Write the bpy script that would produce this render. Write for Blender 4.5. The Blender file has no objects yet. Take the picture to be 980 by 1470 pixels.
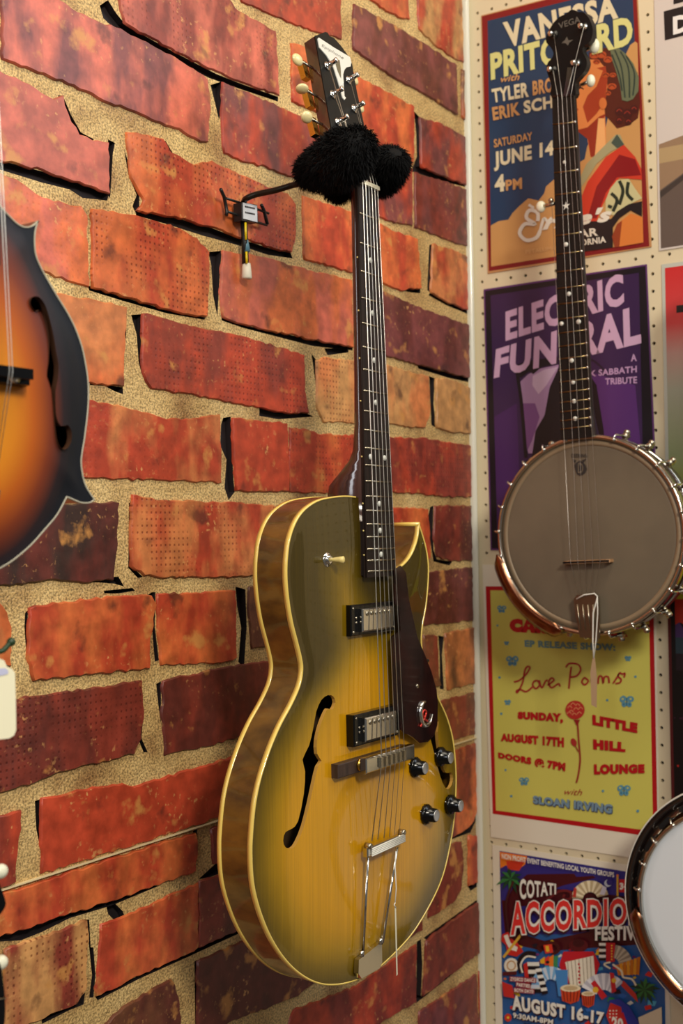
import bpy, math, random
from mathutils import Vector, Matrix
from mathutils.geometry import delaunay_2d_cdt, tessellate_polygon
import numpy as np
PI = math.pi
random.seed(7)
sc = bpy.context.scene
col = sc.collection

# ------------------------------------------------------------------ camera
FPX = 1700.0                                   # focal length in pixels of a 980x1470 frame
CAM = Vector((-1.69, -0.91, 0.0))              # eye height is z = 0, the floor lies 1.45 m below
yaw, pitch, roll = math.radians(34.7), math.radians(1.0), math.radians(-0.85)
FW = Vector((math.cos(yaw)*math.cos(pitch), math.sin(yaw)*math.cos(pitch), math.sin(pitch)))
r0 = FW.cross(Vector((0, 0, 1))).normalized(); u0 = r0.cross(FW)
RT = r0*math.cos(roll) + u0*math.sin(roll); UP = -r0*math.sin(roll) + u0*math.cos(roll)
cd = bpy.data.cameras.new('camera'); co = bpy.data.objects.new('camera', cd); col.objects.link(co)
co.matrix_world = Matrix(((RT.x, UP.x, -FW.x, CAM.x), (RT.y, UP.y, -FW.y, CAM.y), (RT.z, UP.z, -FW.z, CAM.z), (0, 0, 0, 1)))
cd.sensor_fit = 'VERTICAL'; cd.sensor_height = 36; cd.sensor_width = 24; cd.lens = 36*FPX/1470
cd.clip_start = 0.02
cd.dof.use_dof = True; cd.dof.focus_distance = 1.20; cd.dof.aperture_fstop = 8.5
sc.camera = co

# ------------------------------------------------------------------ world, lights, exposure
w = bpy.data.worlds.new('world'); sc.world = w; w.use_nodes = True
w.node_tree.nodes['Background'].inputs[0].default_value = (0.62, 0.60, 0.56, 1)
w.node_tree.nodes['Background'].inputs[1].default_value = 0.16
def area(name, loc, target, size, sizey, power, color):
    l = bpy.data.lights.new(name, 'AREA'); l.shape = 'RECTANGLE'; l.size = size; l.size_y = sizey
    l.energy = power; l.color = color
    o = bpy.data.objects.new(name, l); col.objects.link(o); o.location = loc
    o.rotation_euler = (Vector(target)-Vector(loc)).to_track_quat('-Z', 'Y').to_euler()
    return o
area('track_lamp', (-1.85, -1.90, 1.05), (-0.5, -0.1, 0.05), 0.34, 0.34, 27, (1.0, 0.92, 0.78))
area('shop_window', (-3.40, -1.15, 0.85), (-0.2, -0.25, 0.2), 0.6, 1.0, 13, (0.92, 0.95, 1.0))
area('ceiling_lamp', (-0.95, -0.95, 1.70), (-0.80, -0.25, 0.2), 1.2, 0.5, 13, (1.0, 0.90, 0.72))
area('side_window', (0.12, -1.42, 1.10), (-0.9, 0.0, 0.40), 0.8, 0.8, 8, (0.80, 0.88, 1.0))
sc.view_settings.view_transform = 'Standard'; sc.view_settings.look = 'None'
sc.view_settings.gamma = 1.0; sc.view_settings.use_curve_mapping = False
sc.view_settings.exposure = 0.28

# ------------------------------------------------------------------ measuring helpers
def ray(px, py): return FW + RT*((px-490)/FPX) - UP*((py-735)/FPX)
def onl(px, py, off=0.0):                       # point seen at a pixel on a plane 'off' in front of the left wall
    d = ray(px, py); return CAM + d*((-off-CAM.y)/d.y)
def onr(px, py, off=0.0):                       # the same for the right wall
    d = ray(px, py); return CAM + d*((-off-CAM.x)/d.x)
def onplane(px, py, p0, n):
    d = ray(px, py); return CAM + d*((p0-CAM).dot(n)/d.dot(n))
def lin(c):
    return tuple(((v/255)/12.92 if v/255 <= 0.04045 else ((v/255+0.055)/1.055)**2.4) for v in c[:3])
def catmull(P, n=6, closed=True):
    out = []; N = len(P)
    rng = range(N) if closed else range(N-1)
    for i in rng:
        if closed: a, b, c, d = P[i-1], P[i], P[(i+1) % N], P[(i+2) % N]
        else: a, b, c, d = P[max(i-1, 0)], P[i], P[i+1], P[min(i+2, N-1)]
        for k in range(n):
            t = k/n
            out.append(tuple(0.5*((2*b[j])+(-a[j]+c[j])*t+(2*a[j]-5*b[j]+4*c[j]-d[j])*t*t+(-a[j]+3*b[j]-3*c[j]+d[j])*t**3) for j in range(len(b))))
    if not closed: out.append(tuple(P[-1]))
    return out

# ------------------------------------------------------------------ materials
MATS = {}
def mat(name, rgb, rough=0.5, metal=0.0, coat=0.0, spec=0.5, bump=None, var=None, linear=False, emit=None, alpha=None):
    if name in MATS: return MATS[name]
    m = bpy.data.materials.new(name); m.use_nodes = True; nt = m.node_tree; b = nt.nodes['Principled BSDF']
    c = rgb if linear else lin(rgb)
    b.inputs['Base Color'].default_value = (*c, 1); b.inputs['Roughness'].default_value = rough
    b.inputs['Metallic'].default_value = metal; b.inputs['Coat Weight'].default_value = coat
    b.inputs['Coat Roughness'].default_value = 0.06; b.inputs['Specular IOR Level'].default_value = spec
    if var:                                     # (scale, second rgb, amount)
        tc = nt.nodes.new('ShaderNodeTexCoord'); mp = nt.nodes.new('ShaderNodeMapping')
        n = nt.nodes.new('ShaderNodeTexNoise'); n.inputs['Detail'].default_value = 5; n.inputs['Scale'].default_value = 1
        mp.inputs['Scale'].default_value = var[0] if isinstance(var[0], tuple) else (var[0],)*3
        r = nt.nodes.new('ShaderNodeMapRange'); r.inputs['From Min'].default_value = 0.35; r.inputs['From Max'].default_value = 0.65
        r.inputs['To Max'].default_value = var[2]
        x = nt.nodes.new('ShaderNodeMix'); x.data_type = 'RGBA'
        x.inputs[6].default_value = (*c, 1); x.inputs[7].default_value = (*lin(var[1]), 1)
        nt.links.new(tc.outputs['Object'], mp.inputs[0]); nt.links.new(mp.outputs[0], n.inputs['Vector'])
        nt.links.new(n.outputs[0], r.inputs[0]); nt.links.new(r.outputs[0], x.inputs[0]); nt.links.new(x.outputs[2], b.inputs['Base Color'])
    if bump:                                    # (scale, strength)
        n = nt.nodes.new('ShaderNodeTexNoise'); n.inputs['Scale'].default_value = bump[0]; n.inputs['Detail'].default_value = 4
        bp = nt.nodes.new('ShaderNodeBump'); bp.inputs['Strength'].default_value = bump[1]; bp.inputs['Distance'].default_value = 0.002
        tc = nt.nodes.new('ShaderNodeTexCoord'); nt.links.new(tc.outputs['Object'], n.inputs['Vector'])
        nt.links.new(n.outputs[0], bp.inputs['Height']); nt.links.new(bp.outputs[0], b.inputs['Normal'])
    MATS[name] = m; return m
chrome = mat('chrome', (215, 212, 205), 0.12, 1.0)
nickel = mat('nickel', (190, 180, 160), 0.25, 1.0)
brass = mat('brass', (205, 160, 70), 0.25, 1.0)
steel_string = mat('steel_string', (205, 200, 190), 0.3, 1.0)
black_gloss = mat('black_gloss', (7, 7, 8), 0.2, 0, 0.15, 0.3)
black_paint = mat('black_paint', (20, 20, 20), 0.4)
cream = mat('cream_plastic', (232, 208, 130), 0.3, 0, 0.4)
ivory = mat('ivory_button', (235, 220, 165), 0.3, 0, 0.3, var=(60, (215, 190, 120), 0.6))
pearl = mat('pearl', (225, 225, 215), 0.3)
rosewood = mat('rosewood', (24, 18, 16), 0.5, spec=0.25, var=((300, 300, 20), (44, 30, 25), 0.8))
mahogany = mat('mahogany', (72, 32, 18), 0.22, 0, 0.8, var=((200, 200, 14), (40, 17, 10), 0.8))
dark_wood = mat('dark_wood', (46, 32, 26), 0.5, var=((200, 200, 30), (70, 50, 40), 0.8))
white_plastic = mat('white_plastic', (236, 232, 220), 0.3)

# ------------------------------------------------------------------ mesh builder
ORG = {}
class MB:
    def __init__(s, T=None):
        s.v = []; s.f = []; s.m = []; s.T = T or (lambda p: Vector(p)); s.mi = 0; s.smooth = []
        s.sm = True
    def add(s, vs, fs, sm=None):
        o = len(s.v); s.v += [s.T(p) for p in vs]; s.f += [tuple(i+o for i in f) for f in fs]
        s.m += [s.mi]*len(fs); s.smooth += [s.sm if sm is None else sm]*len(fs); return s
    def box(s, c, d, rot=None):
        vs = [Vector((x*d[0]/2, y*d[1]/2, z*d[2]/2)) for x in (-1, 1) for y in (-1, 1) for z in (-1, 1)]
        if rot: vs = [rot @ v for v in vs]
        vs = [v+Vector(c) for v in vs]
        return s.add(vs, [(0, 1, 3, 2), (4, 6, 7, 5), (0, 4, 5, 1), (2, 3, 7, 6), (0, 2, 6, 4), (1, 5, 7, 3)], False)
    def tube(s, P, r, seg=8, closed=False, cap=True):
        P = [Vector(p) for p in P]; n = len(P); R = r if isinstance(r, (list, tuple)) else [r]*n
        vs = []; fs = []; prev = None
        for i, p in enumerate(P):
            if closed: t = P[(i+1) % n]-P[i-1]
            else: t = P[min(i+1, n-1)]-P[max(i-1, 0)]
            if t.length < 1e-9: t = Vector((0, 0, 1))
            t.normalize()
            if prev is None:
                a = t.orthogonal().normalized()
            else:
                a = prev-t*prev.dot(t)
                a = a.normalized() if a.length > 1e-6 else t.orthogonal().normalized()
            prev = a; b = t.cross(a)
            vs += [p+(a*math.cos(2*PI*k/seg)+b*math.sin(2*PI*k/seg))*R[i] for k in range(seg)]
        for i in range(n if closed else n-1):
            j = (i+1) % n
            for k in range(seg):
                l = (k+1) % seg; fs.append((i*seg+k, i*seg+l, j*seg+l, j*seg+k))
        if cap and not closed:
            fs.append(tuple(range(seg))[::-1]); fs.append(tuple((n-1)*seg+k for k in range(seg)))
        return s.add(vs, fs)
    def lathe(s, o, d, prof, seg=20, ref=None, wob=None):      # prof: [(distance along axis, radius)]
        o = Vector(o); d = Vector(d).normalized(); a = (Vector(ref) if ref else d.orthogonal()).normalized(); b = d.cross(a)
        vs = []; fs = []
        for t, r in prof:
            for k in range(seg):
                q = r*(1+(wob(k) if wob else 0)) ; vs.append(o+d*t+(a*math.cos(2*PI*k/seg)+b*math.sin(2*PI*k/seg))*q)
        for i in range(len(prof)-1):
            for k in range(seg):
                l = (k+1) % seg; fs.append((i*seg+k, i*seg+l, (i+1)*seg+l, (i+1)*seg+k))
        fs.append(tuple(range(seg))[::-1]); fs.append(tuple((len(prof)-1)*seg+k for k in range(seg)))
        return s.add(vs, fs)
    def prism(s, A, B, sm=False):                # two matching loops, capped
        n = len(A); vs = list(A)+list(B)
        fs = [(i, (i+1) % n, n+(i+1) % n, n+i) for i in range(n)]
        s.add(vs, fs, sm)
        tri = tessellate_polygon([[Vector(p) for p in A]])
        s.add(list(A), [t for t in tri], sm); s.add(list(B), [t[::-1] for t in tri], sm); return s
    def ball(s, c, r, seg=12, ring=8):
        r = (r, r, r) if not isinstance(r, (tuple, list)) else r
        vs = [Vector(c)+Vector((r[0]*math.sin(PI*i/ring)*math.cos(2*PI*k/seg), r[1]*math.sin(PI*i/ring)*math.sin(2*PI*k/seg), r[2]*math.cos(PI*i/ring))) for i in range(ring+1) for k in range(seg)]
        fs = [(i*seg+k, (i+1)*seg+k, (i+1)*seg+(k+1) % seg, i*seg+(k+1) % seg) for i in range(ring) for k in range(seg)]
        return s.add(vs, fs)
    def build(s, name, mats, parent=None, loc=None):
        o0 = ORG[parent.name] if parent is not None else (Vector(loc) if loc is not None else Vector((0, 0, 0)))
        me = bpy.data.meshes.new(name)
        me.from_pydata([tuple(v-o0) for v in s.v], [], s.f)
        mats = mats if isinstance(mats, (list, tuple)) else [mats]
        for m in mats: me.materials.append(m)
        me.polygons.foreach_set('material_index', s.m); me.polygons.foreach_set('use_smooth', s.smooth)
        me.validate(); me.update()
        o = bpy.data.objects.new(name, me); col.objects.link(o)
        if parent is not None: o.parent = parent
        else: o.location = o0
        ORG[o.name] = o0
        return o
def tag(o, label=None, cat=None, group=None, kind=None):
    if label: o['label'] = label
    if cat: o['category'] = cat
    if group: o['group'] = group
    if kind: o['kind'] = kind
    return o
def thing(name, loc, label, cat, group=None, kind=None):
    o = bpy.data.objects.new(name, None); col.objects.link(o); o.location = loc; o.empty_display_size = 0.02
    ORG[o.name] = Vector(loc); return tag(o, label, cat, group, kind)
def hidden_seams(me, ang=35):
    pass

# ------------------------------------------------------------------ the room shell
ZF, ZC = -1.45, 2.0
def structure(o): o['kind'] = 'structure'; return o
structure(MB().box((-1.5, -1.5, ZF-0.02), (3.2, 3.2, 0.04)).build('floor', mat('floor_grey', (110, 96, 82), 0.6, bump=(20, 0.1))))

# mortar: stony sheet with dark open joints cut through it
def mortar_mat():
    m = bpy.data.materials.new('mortar'); m.use_nodes = True; nt = m.node_tree; b = nt.nodes['Principled BSDF']; N = nt.nodes.new
    tc = N('ShaderNodeTexCoord')
    n1 = N('ShaderNodeTexNoise'); n1.inputs['Scale'].default_value = 14; n1.inputs['Detail'].default_value = 6
    n2 = N('ShaderNodeTexNoise'); n2.inputs['Scale'].default_value = 420; n2.inputs['Detail'].default_value = 3
    n3 = N('ShaderNodeTexVoronoi'); n3.inputs['Scale'].default_value = 260
    for n in (n1, n2, n3): nt.links.new(tc.outputs['Object'], n.inputs['Vector'])
    r = N('ShaderNodeValToRGB'); e = r.color_ramp.elements
    e[0].position = 0.30; e[0].color = (*lin((160, 118, 72)), 1); e[1].position = 0.68; e[1].color = (*lin((236, 204, 140)), 1)
    x = e.new(0.48); x.color = (*lin((214, 178, 116)), 1)
    nt.links.new(n1.outputs[0], r.inputs[0])
    r2 = N('ShaderNodeMapRange'); r2.inputs['From Min'].default_value = 0.36; r2.inputs['From Max'].default_value = 0.60
    r2.inputs['To Min'].default_value = 0.42; r2.inputs['To Max'].default_value = 1.12
    nt.links.new(n2.outputs[0], r2.inputs[0])
    mx = N('ShaderNodeMix'); mx.data_type = 'RGBA'; mx.blend_type = 'MULTIPLY'; mx.inputs[0].default_value = 1
    nt.links.new(r.outputs[0], mx.inputs[6]); nt.links.new(r2.outputs[0], mx.inputs[7])
    nt.links.new(mx.outputs[2], b.inputs['Base Color'])
    bp = N('ShaderNodeBump'); bp.inputs['Strength'].default_value = 0.55; bp.inputs['Distance'].default_value = 0.002
    nt.links.new(n2.outputs[0], bp.inputs['Height'])
    bp2 = N('ShaderNodeBump'); bp2.inputs['Strength'].default_value = 0.6; bp2.inputs['Distance'].default_value = 0.004
    n4 = N('ShaderNodeTexNoise'); n4.inputs['Scale'].default_value = 90; n4.inputs['Detail'].default_value = 3
    nt.links.new(tc.outputs['Object'], n4.inputs['Vector'])
    nt.links.new(n4.outputs[0], bp2.inputs['Height']); nt.links.new(bp2.outputs[0], bp.inputs['Normal'])
    nt.links.new(bp.outputs[0], b.inputs['Normal']); b.inputs['Roughness'].default_value = 0.5
    return m
# brick: two colours per brick (object properties) mixed in patches, cloth-mark dimples on some, pale specks
def brick_mat():
    m = bpy.data.materials.new('brick'); m.use_nodes = True; nt = m.node_tree; b = nt.nodes['Principled BSDF']; N = nt.nodes.new; L = nt.links.new
    def attr(n):
        a = N('ShaderNodeAttribute'); a.attribute_type = 'OBJECT'; a.attribute_name = n; return a
    c1, c2, pt = attr('color_one'), attr('color_two'), attr('dimples')
    tc = N('ShaderNodeTexCoord'); oi = N('ShaderNodeObjectInfo')
    off = N('ShaderNodeVectorMath'); off.operation = 'SCALE'; off.inputs[0].default_value = (13.1, 7.7, 9.3); L(oi.outputs['Random'], off.inputs['Scale'])
    ad = N('ShaderNodeVectorMath'); ad.operation = 'ADD'; L(tc.outputs['Object'], ad.inputs[0]); L(off.outputs[0], ad.inputs[1])
    def noise(sc_, d=4, mp=None):
        n = N('ShaderNodeTexNoise'); n.inputs['Scale'].default_value = sc_; n.inputs['Detail'].default_value = d
        if mp:
            q = N('ShaderNodeMapping'); q.inputs['Scale'].default_value = mp; L(ad.outputs[0], q.inputs[0]); L(q.outputs[0], n.inputs['Vector'])
        else: L(ad.outputs[0], n.inputs['Vector'])
        return n
    def mr(src, a, b_, c=0, d=1):
        r = N('ShaderNodeMapRange'); r.inputs['From Min'].default_value = a; r.inputs['From Max'].default_value = b_
        r.inputs['To Min'].default_value = c; r.inputs['To Max'].default_value = d; L(src, r.inputs[0]); return r.outputs[0]
    def mix(f, a, b_, mode='MIX'):
        x = N('ShaderNodeMix'); x.data_type = 'RGBA'; x.blend_type = mode
        if isinstance(f, float): x.inputs[0].default_value = f
        else: L(f, x.inputs[0])
        for s_, v in ((x.inputs[6], a), (x.inputs[7], b_)):
            if isinstance(v, tuple): s_.default_value = (*v, 1)
            else: L(v, s_)
        return x.outputs[2]
    big = noise(1.0, 4, (22, 22, 9))
    c = mix(mr(big.outputs[0], 0.42, 0.58), c1.outputs['Color'], c2.outputs['Color'])
    mid = noise(55, 6); c = mix(mr(mid.outputs[0], 0.3, 0.75, 0.62, 1.2), (0, 0, 0), c) if False else mix(1.0, c, mr(mid.outputs[0], 0.32, 0.7, 0.68, 1.22), 'MULTIPLY')
    # pale specks and scuffs
    sp = noise(170, 3); sc2 = noise(18, 3)
    mm = N('ShaderNodeMath'); mm.operation = 'MULTIPLY'; L(mr(sp.outputs[0], 0.61, 0.72, 0, 0.8), mm.inputs[0]); L(mr(sc2.outputs[0], 0.46, 0.66), mm.inputs[1])
    c = mix(mm.outputs[0], c, lin((226, 170, 105)))
    sc3 = noise(30, 6); c = mix(mr(sc3.outputs[0], 0.61, 0.70, 0, 0.75), c, lin((214, 150, 80)))
    dk = noise(24, 5); c = mix(mr(dk.outputs[0], 0.62, 0.72, 0, 0.7), c, lin((70, 36, 30)))
    # dimples in a grid
    sx = N('ShaderNodeSeparateXYZ'); L(tc.outputs['Object'], sx.inputs[0])
    def sn(o_):
        k = N('ShaderNodeMath'); k.operation = 'MULTIPLY'; L(o_, k.inputs[0]); k.inputs[1].default_value = 2*PI/0.0072
        s_ = N('ShaderNodeMath'); s_.operation = 'SINE'; L(k.outputs[0], s_.inputs[0]); return mr(s_.outputs[0], 0.1, 0.95)
    d = N('ShaderNodeMath'); d.operation = 'MULTIPLY'; L(sn(sx.outputs['X']), d.inputs[0]); L(sn(sx.outputs['Z']), d.inputs[1])
    dn = noise(1.0, 2, (25, 25, 16)); d2 = N('ShaderNodeMath'); d2.operation = 'MULTIPLY'; L(d.outputs[0], d2.inputs[0]); L(mr(dn.outputs[0], 0.44, 0.56), d2.inputs[1])
    d3 = N('ShaderNodeMath'); d3.operation = 'MULTIPLY'; L(d2.outputs[0], d3.inputs[0]); L(pt.outputs['Fac'], d3.inputs[1])
    c = mix(d3.outputs[0], c, mix(1.0, c, (0.42, 0.30, 0.30), 'MULTIPLY'))
    L(c, b.inputs['Base Color'])
    b.inputs['Roughness'].default_value = 0.42; b.inputs['Specular IOR Level'].default_value = 0.5
    hs = N('ShaderNodeMath'); hs.operation = 'SUBTRACT'; L(mid.outputs[0], hs.inputs[0]); L(d3.outputs[0], hs.inputs[1])
    bp = N('ShaderNodeBump'); bp.inputs['Strength'].default_value = 0.25; bp.inputs['Distance'].default_value = 0.002; L(hs.outputs[0], bp.inputs['Height'])
    L(bp.outputs[0], b.inputs['Normal'])
    return m
BM = brick_mat()
CC = dict(R=(186, 70, 44), O=(218, 112, 60), D=(104, 48, 40), M=(140, 58, 44), T=(206, 150, 92), B=(122, 74, 50), P=(204, 104, 82), V=(128, 66, 62), K=(64, 44, 38), A=(214, 130, 76))
# every brick traced on the wall: outline in the frame, its two colours, dimples 0..1
BR = [
 ([(158,-40),(315,-20),(335,12),(394,45),(399,138),(345,118),(310,104),(250,75),(205,50),(178,33)],'PM',.6),
 ([(330,-60),(487,-20),(489,57),(455,47),(425,37),(345,3)],'RM',0),
 ([(0,-25),(80,0),(100,12),(135,30),(178,46),(228,72),(268,95),(296,115),(300,150),(296,204),(285,203),(262,190),(200,165),(155,148),(120,132),(60,106),(2,85)],'PV',0),
 ([(318,118),(345,130),(415,160),(455,180),(520,205),(520,290),(470,275),(440,262),(412,253),(380,240),(345,232),(320,220),(316,170)],'RV',0),
 ([(416,62),(440,68),(489,92),(516,112),(592,153),(592,232),(585,240),(540,215),(480,185),(455,162),(418,146)],'OR',0),
 ([(506,6),(560,35),(615,68),(653,94),(655,165),(615,139),(563,112),(505,70)],'VD',0),
 ([(525,-30),(583,-4),(586,29),(570,25),(548,13),(528,-2)],'RO',0),
 ([(597,-8),(661,-10),(664,90),(650,84),(624,66),(600,42)],'TR',0),
 ([(661,99),(664,101),(665,172),(661,168)],'OB',0),
 ([(601,168),(632,178),(667,198),(668,266),(640,255),(603,240)],'VR',0),
 ([(533,250),(560,240),(590,243),(590,325),(565,320),(535,308)],'RV',0),
 ([(594,248),(635,260),(668,272),(670,354),(640,345),(594,327)],'VM',0),
 ([(-5,100),(30,118),(75,143),(88,138),(96,165),(112,193),(132,202),(154,205),(156,278),(120,265),(60,245),(-5,230)],'PP',0),
 ([(180,191),(210,194),(232,200),(243,218),(278,237),(303,232),(347,253),(375,265),(410,278),(422,294),(422,340),(417,363),(385,355),(345,342),(300,326),(250,312),(195,303),(205,288),(186,255)],'RO',1),
 ([(433,282),(500,303),(545,322),(560,331),(597,343),(603,414),(573,417),(546,406),(502,391),(435,372)],'RO',0),
 ([(620,350),(650,359),(670,369),(672,446),(640,433),(617,420)],'AR',0),
 ([(-5,248),(30,262),(60,285),(115,297),(123,310),(126,413),(95,403),(60,390),(-5,370)],'PO',.2),
 ([(130,300),(190,308),(255,328),(280,342),(297,362),(298,400),(295,455),(280,455),(240,445),(180,428),(130,413)],'OR',1),
 ([(318,360),(380,370),(440,388),(503,402),(506,498),(450,488),(350,467),(318,455),(314,420)],'OP',0),
 ([(525,410),(560,424),(612,446),(672,467),(673,543),(647,536),(599,524),(560,513),(525,500)],'VD',0),
 ([(-5,405),(60,420),(130,430),(180,441),(178,500),(176,556),(128,550),(60,540),(-5,530)],'AO',0),
 ([(203,450),(240,458),(285,472),(345,482),(435,510),(436,560),(441,594),(405,592),(350,582),(280,568),(215,558),(203,535),(203,490)],'RM',.8),
 ([(453,518),(470,513),(530,522),(530,608),(463,606),(453,585)],'TA',1),
 ([(545,522),(600,537),(613,540),(616,590),(609,614),(580,613),(545,605)],'TA',0),
 ([(624,544),(647,545),(672,557),(674,622),(647,621),(625,614)],'TT',0),
 ([(-5,556),(60,570),(125,575),(195,588),(232,600),(260,603),(314,595),(316,693),(250,690),(123,687),(60,684),(-5,685)],'AR',.2),
 ([(332,600),(410,608),(412,706),(337,704),(333,645)],'RR',0),
 ([(414,614),(440,616),(455,623),(500,625),(543,626),(543,706),(500,708),(414,706)],'OR',.9),
 ([(552,628),(610,629),(674,640),(676,714),(640,713),(552,705)],'RM',.5),
 ([(-5,740),(60,728),(135,722),(168,722),(166,770),(160,832),(110,836),(85,832),(30,838),(-5,840)],'DK',0),
 ([(188,711),(230,718),(345,722),(400,728),(402,826),(320,828),(250,829),(205,826),(186,812),(186,750)],'AR',1),
 ([(416,728),(490,728),(490,828),(416,828)],'RO',0),
 ([(503,728),(560,729),(612,731),(616,800),(602,822),(503,826)],'RO',0),
 ([(623,726),(678,726),(680,805),(649,805),(626,800),(621,773)],'MD',0),
 ([(-5,862),(8,880),(14,900),(14,955),(-5,958)],'OT',0),
 ([(40,873),(75,866),(160,857),(215,855),(222,868),(213,918),(212,960),(143,966),(47,977),(38,945)],'RO',0),
 ([(224,852),(262,852),(336,848),(338,945),(304,952),(230,955),(225,905)],'OR',0),
 ([(356,843),(395,838),(400,925),(360,931),(355,880)],'BD',0),
 ([(412,840),(500,836),(500,915),(412,926)],'RD',0),
 ([(512,836),(596,828),(594,898),(512,911)],'RM',0),
 ([(612,822),(650,817),(681,814),(683,890),(645,894),(606,898)],'DV',.3),
 ([(-5,1012),(35,1000),(72,996),(170,982),(200,977),(204,1020),(200,1060),(190,1082),(90,1107),(10,1135),(-5,1138)],'DM',.8),
 ([(232,977),(330,957),(392,948),(392,1045),(350,1055),(300,1070),(235,1084),(231,1020)],'MD',0),
 ([(406,942),(505,928),(505,1022),(406,1044)],'MD',0),
 ([(518,926),(596,912),(600,998),(518,1018)],'MD',0),
 ([(606,911),(626,913),(628,970),(631,984),(610,990)],'MB',0),
 ([(637,910),(683,900),(685,980),(660,986),(641,991)],'AB',0),
 ([(-5,1172),(28,1163),(27,1190),(22,1225),(20,1266),(-5,1274)],'RM',0),
 ([(58,1147),(110,1135),(175,1125),(190,1130),(228,1118),(300,1097),(345,1084),(420,1062),(420,1136),(316,1172),(160,1222),(57,1254)],'RR',0),
 ([(432,1058),(530,1032),(530,1103),(432,1132)],'RM',0),
 ([(544,1028),(684,993),(686,1052),(640,1066),(544,1097)],'MB',0),
 ([(-5,1284),(60,1264),(190,1222),(278,1196),(281,1215),(278,1250),(225,1270),(150,1295),(50,1327),(-5,1345)],'RO',0),
 ([(301,1190),(420,1150),(420,1206),(330,1234),(305,1240)],'RM',0),
 ([(434,1145),(530,1114),(530,1176),(434,1200)],'RM',0),
 ([(544,1110),(636,1080),(636,1200),(600,1160),(544,1172)],'RM',0),
 ([(648,1078),(689,1064),(687,1165),(678,1178),(668,1190),(648,1202)],'MO',0),
 ([(5,1362),(60,1345),(123,1320),(125,1350),(121,1420),(108,1440),(70,1455),(30,1475),(5,1480)],'MT',1),
 ([(143,1327),(172,1318),(283,1267),(283,1360),(271,1368),(200,1400),(136,1430),(140,1380)],'RO',0),
 ([(284.5,1266),(330,1249),(420,1222),(420,1300),(345,1333),(284.5,1360)],'DM',0),  # right end of the brick above, darkened to paint the guitar's cast shadow
 ([(434,1218),(530,1190),(530,1262),(434,1296)],'DM',0),
 ([(544,1186),(596,1172),(640,1210),(630,1226),(544,1258)],'MD',0),
 ([(140,1478),(175,1445),(245,1405),(255,1440),(257,1480)],'DB',0),
 ([(282,1380),(350,1350),(420,1316),(470,1300),(470,1395),(420,1432),(340,1462),(282,1490)],'DD',0),  # dark colour also carries the guitar's shadow on the wall
 ([(484,1295),(600,1248),(604,1262),(604,1335),(545,1370),(484,1390)],'MD',0),
 ([(413,1470),(420,1450),(510,1415),(545,1390),(596,1355),(596,1438),(560,1460),(500,1495),(413,1520)],'RM',0),
 ([(610,1350),(660,1312),(691,1292),(693,1363),(640,1402),(605,1430),(608,1385)],'MD',0),
 ([(640,1212),(661,1208),(664,1240),(660,1278),(652,1292),(625,1312),(613,1318),(613,1235)],'MM',0),
 ([(671,1200),(688,1197),(690,1263),(671,1272)],'OR',0),
 ([(600,1452),(643,1424),(682,1398),(686,1480),(600,1510)],'MV',0),
 ([(690,1392),(695,1388),(697,1480),(692,1480)],'RR',0),
]
def jag(P, amp, step, rnd):                     # worn, slightly ragged outline
    out = []
    for i in range(len(P)):
        a, b = P[i], P[(i+1) % len(P)]; L = math.dist(a, b); n = max(1, int(L/step))
        for k in range(n):
            t = k/n; e = amp*(rnd.random()-0.5)*(1 if k else 0.6)
            nx, nz = (b[1]-a[1])/max(L, 1e-6), -(b[0]-a[0])/max(L, 1e-6)
            out.append((a[0]+(b[0]-a[0])*t+nx*e, a[1]+(b[1]-a[1])*t+nz*e))
    return out
def inset(P, d):
    A = sum(P[i][0]*P[(i+1) % len(P)][1]-P[(i+1) % len(P)][0]*P[i][1] for i in range(len(P)))
    s = 1 if A > 0 else -1; out = []
    for i in range(len(P)):
        a, b, c = P[i-1], P[i], P[(i+1) % len(P)]
        t = Vector((c[0]-a[0], c[1]-a[1]))
        if t.length < 1e-9: out.append(b); continue
        t.normalize(); out.append((b[0]-t.y*d*s, b[1]+t.x*d*s))
    return out
wall_l = MB()
rndb = random.Random(3)
brick_world = []
for P, cols, dim in BR:
    W2 = [(onl(x, y).x, onl(x, y).z) for x, y in P]
    W2 = [(min(x, -0.013), z) for x, z in W2]
    brick_world.append((W2, cols, dim))
# the same masonry goes on beyond the frame: courses above, below and to the left
xl = [-0.955, -2.3]
def rowz(k): return 0.50-0.097*k
for k in range(-13, 22):
    z1 = rowz(k); z0 = z1-0.082
    for j in range(12):
        x1 = xl[0]-0.012-j*0.215+(0.1 if k % 2 else 0); x0 = x1-0.2
        if -8 < k < 14: x1 = min(x1, -0.965)
        if x1-x0 < 0.03 or x0 < -2.0: continue
        brick_world.append(([(x0, z1), (x1, z1), (x1, z0), (x0, z0)], rndb.choice(['RO', 'RM', 'OP', 'MD', 'OR', 'AR', 'VD']), rndb.choice([0, 0, 1])))
def colz(x, top):                                # edge of the traced area at a wall x
    t = (x+0.96)/0.96
    return (0.545+t*0.37) if top else (-0.50-t*0.345)
for k in range(0, 16):
    for j in range(6):
        x1 = -0.02-j*0.172+(0.0 if k % 2 else 0.05); x0 = x1-0.158; x1 = min(x1, -0.014)
        for top in (True, False):
            zz = max(colz(x0, True), colz(x1, True))+0.012+k*0.098 if top else min(colz(x0, False), colz(x1, False))-0.012-k*0.098-0.084
            if x0 < -1.0 or zz > ZC-0.1 or zz < ZF: continue
            brick_world.append(([(x0, zz+0.084), (x1, zz+0.084), (x1, zz), (x0, zz)], rndb.choice(['RO', 'RM', 'OP', 'MD', 'OR', 'VR', 'VD']), 0))
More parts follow.
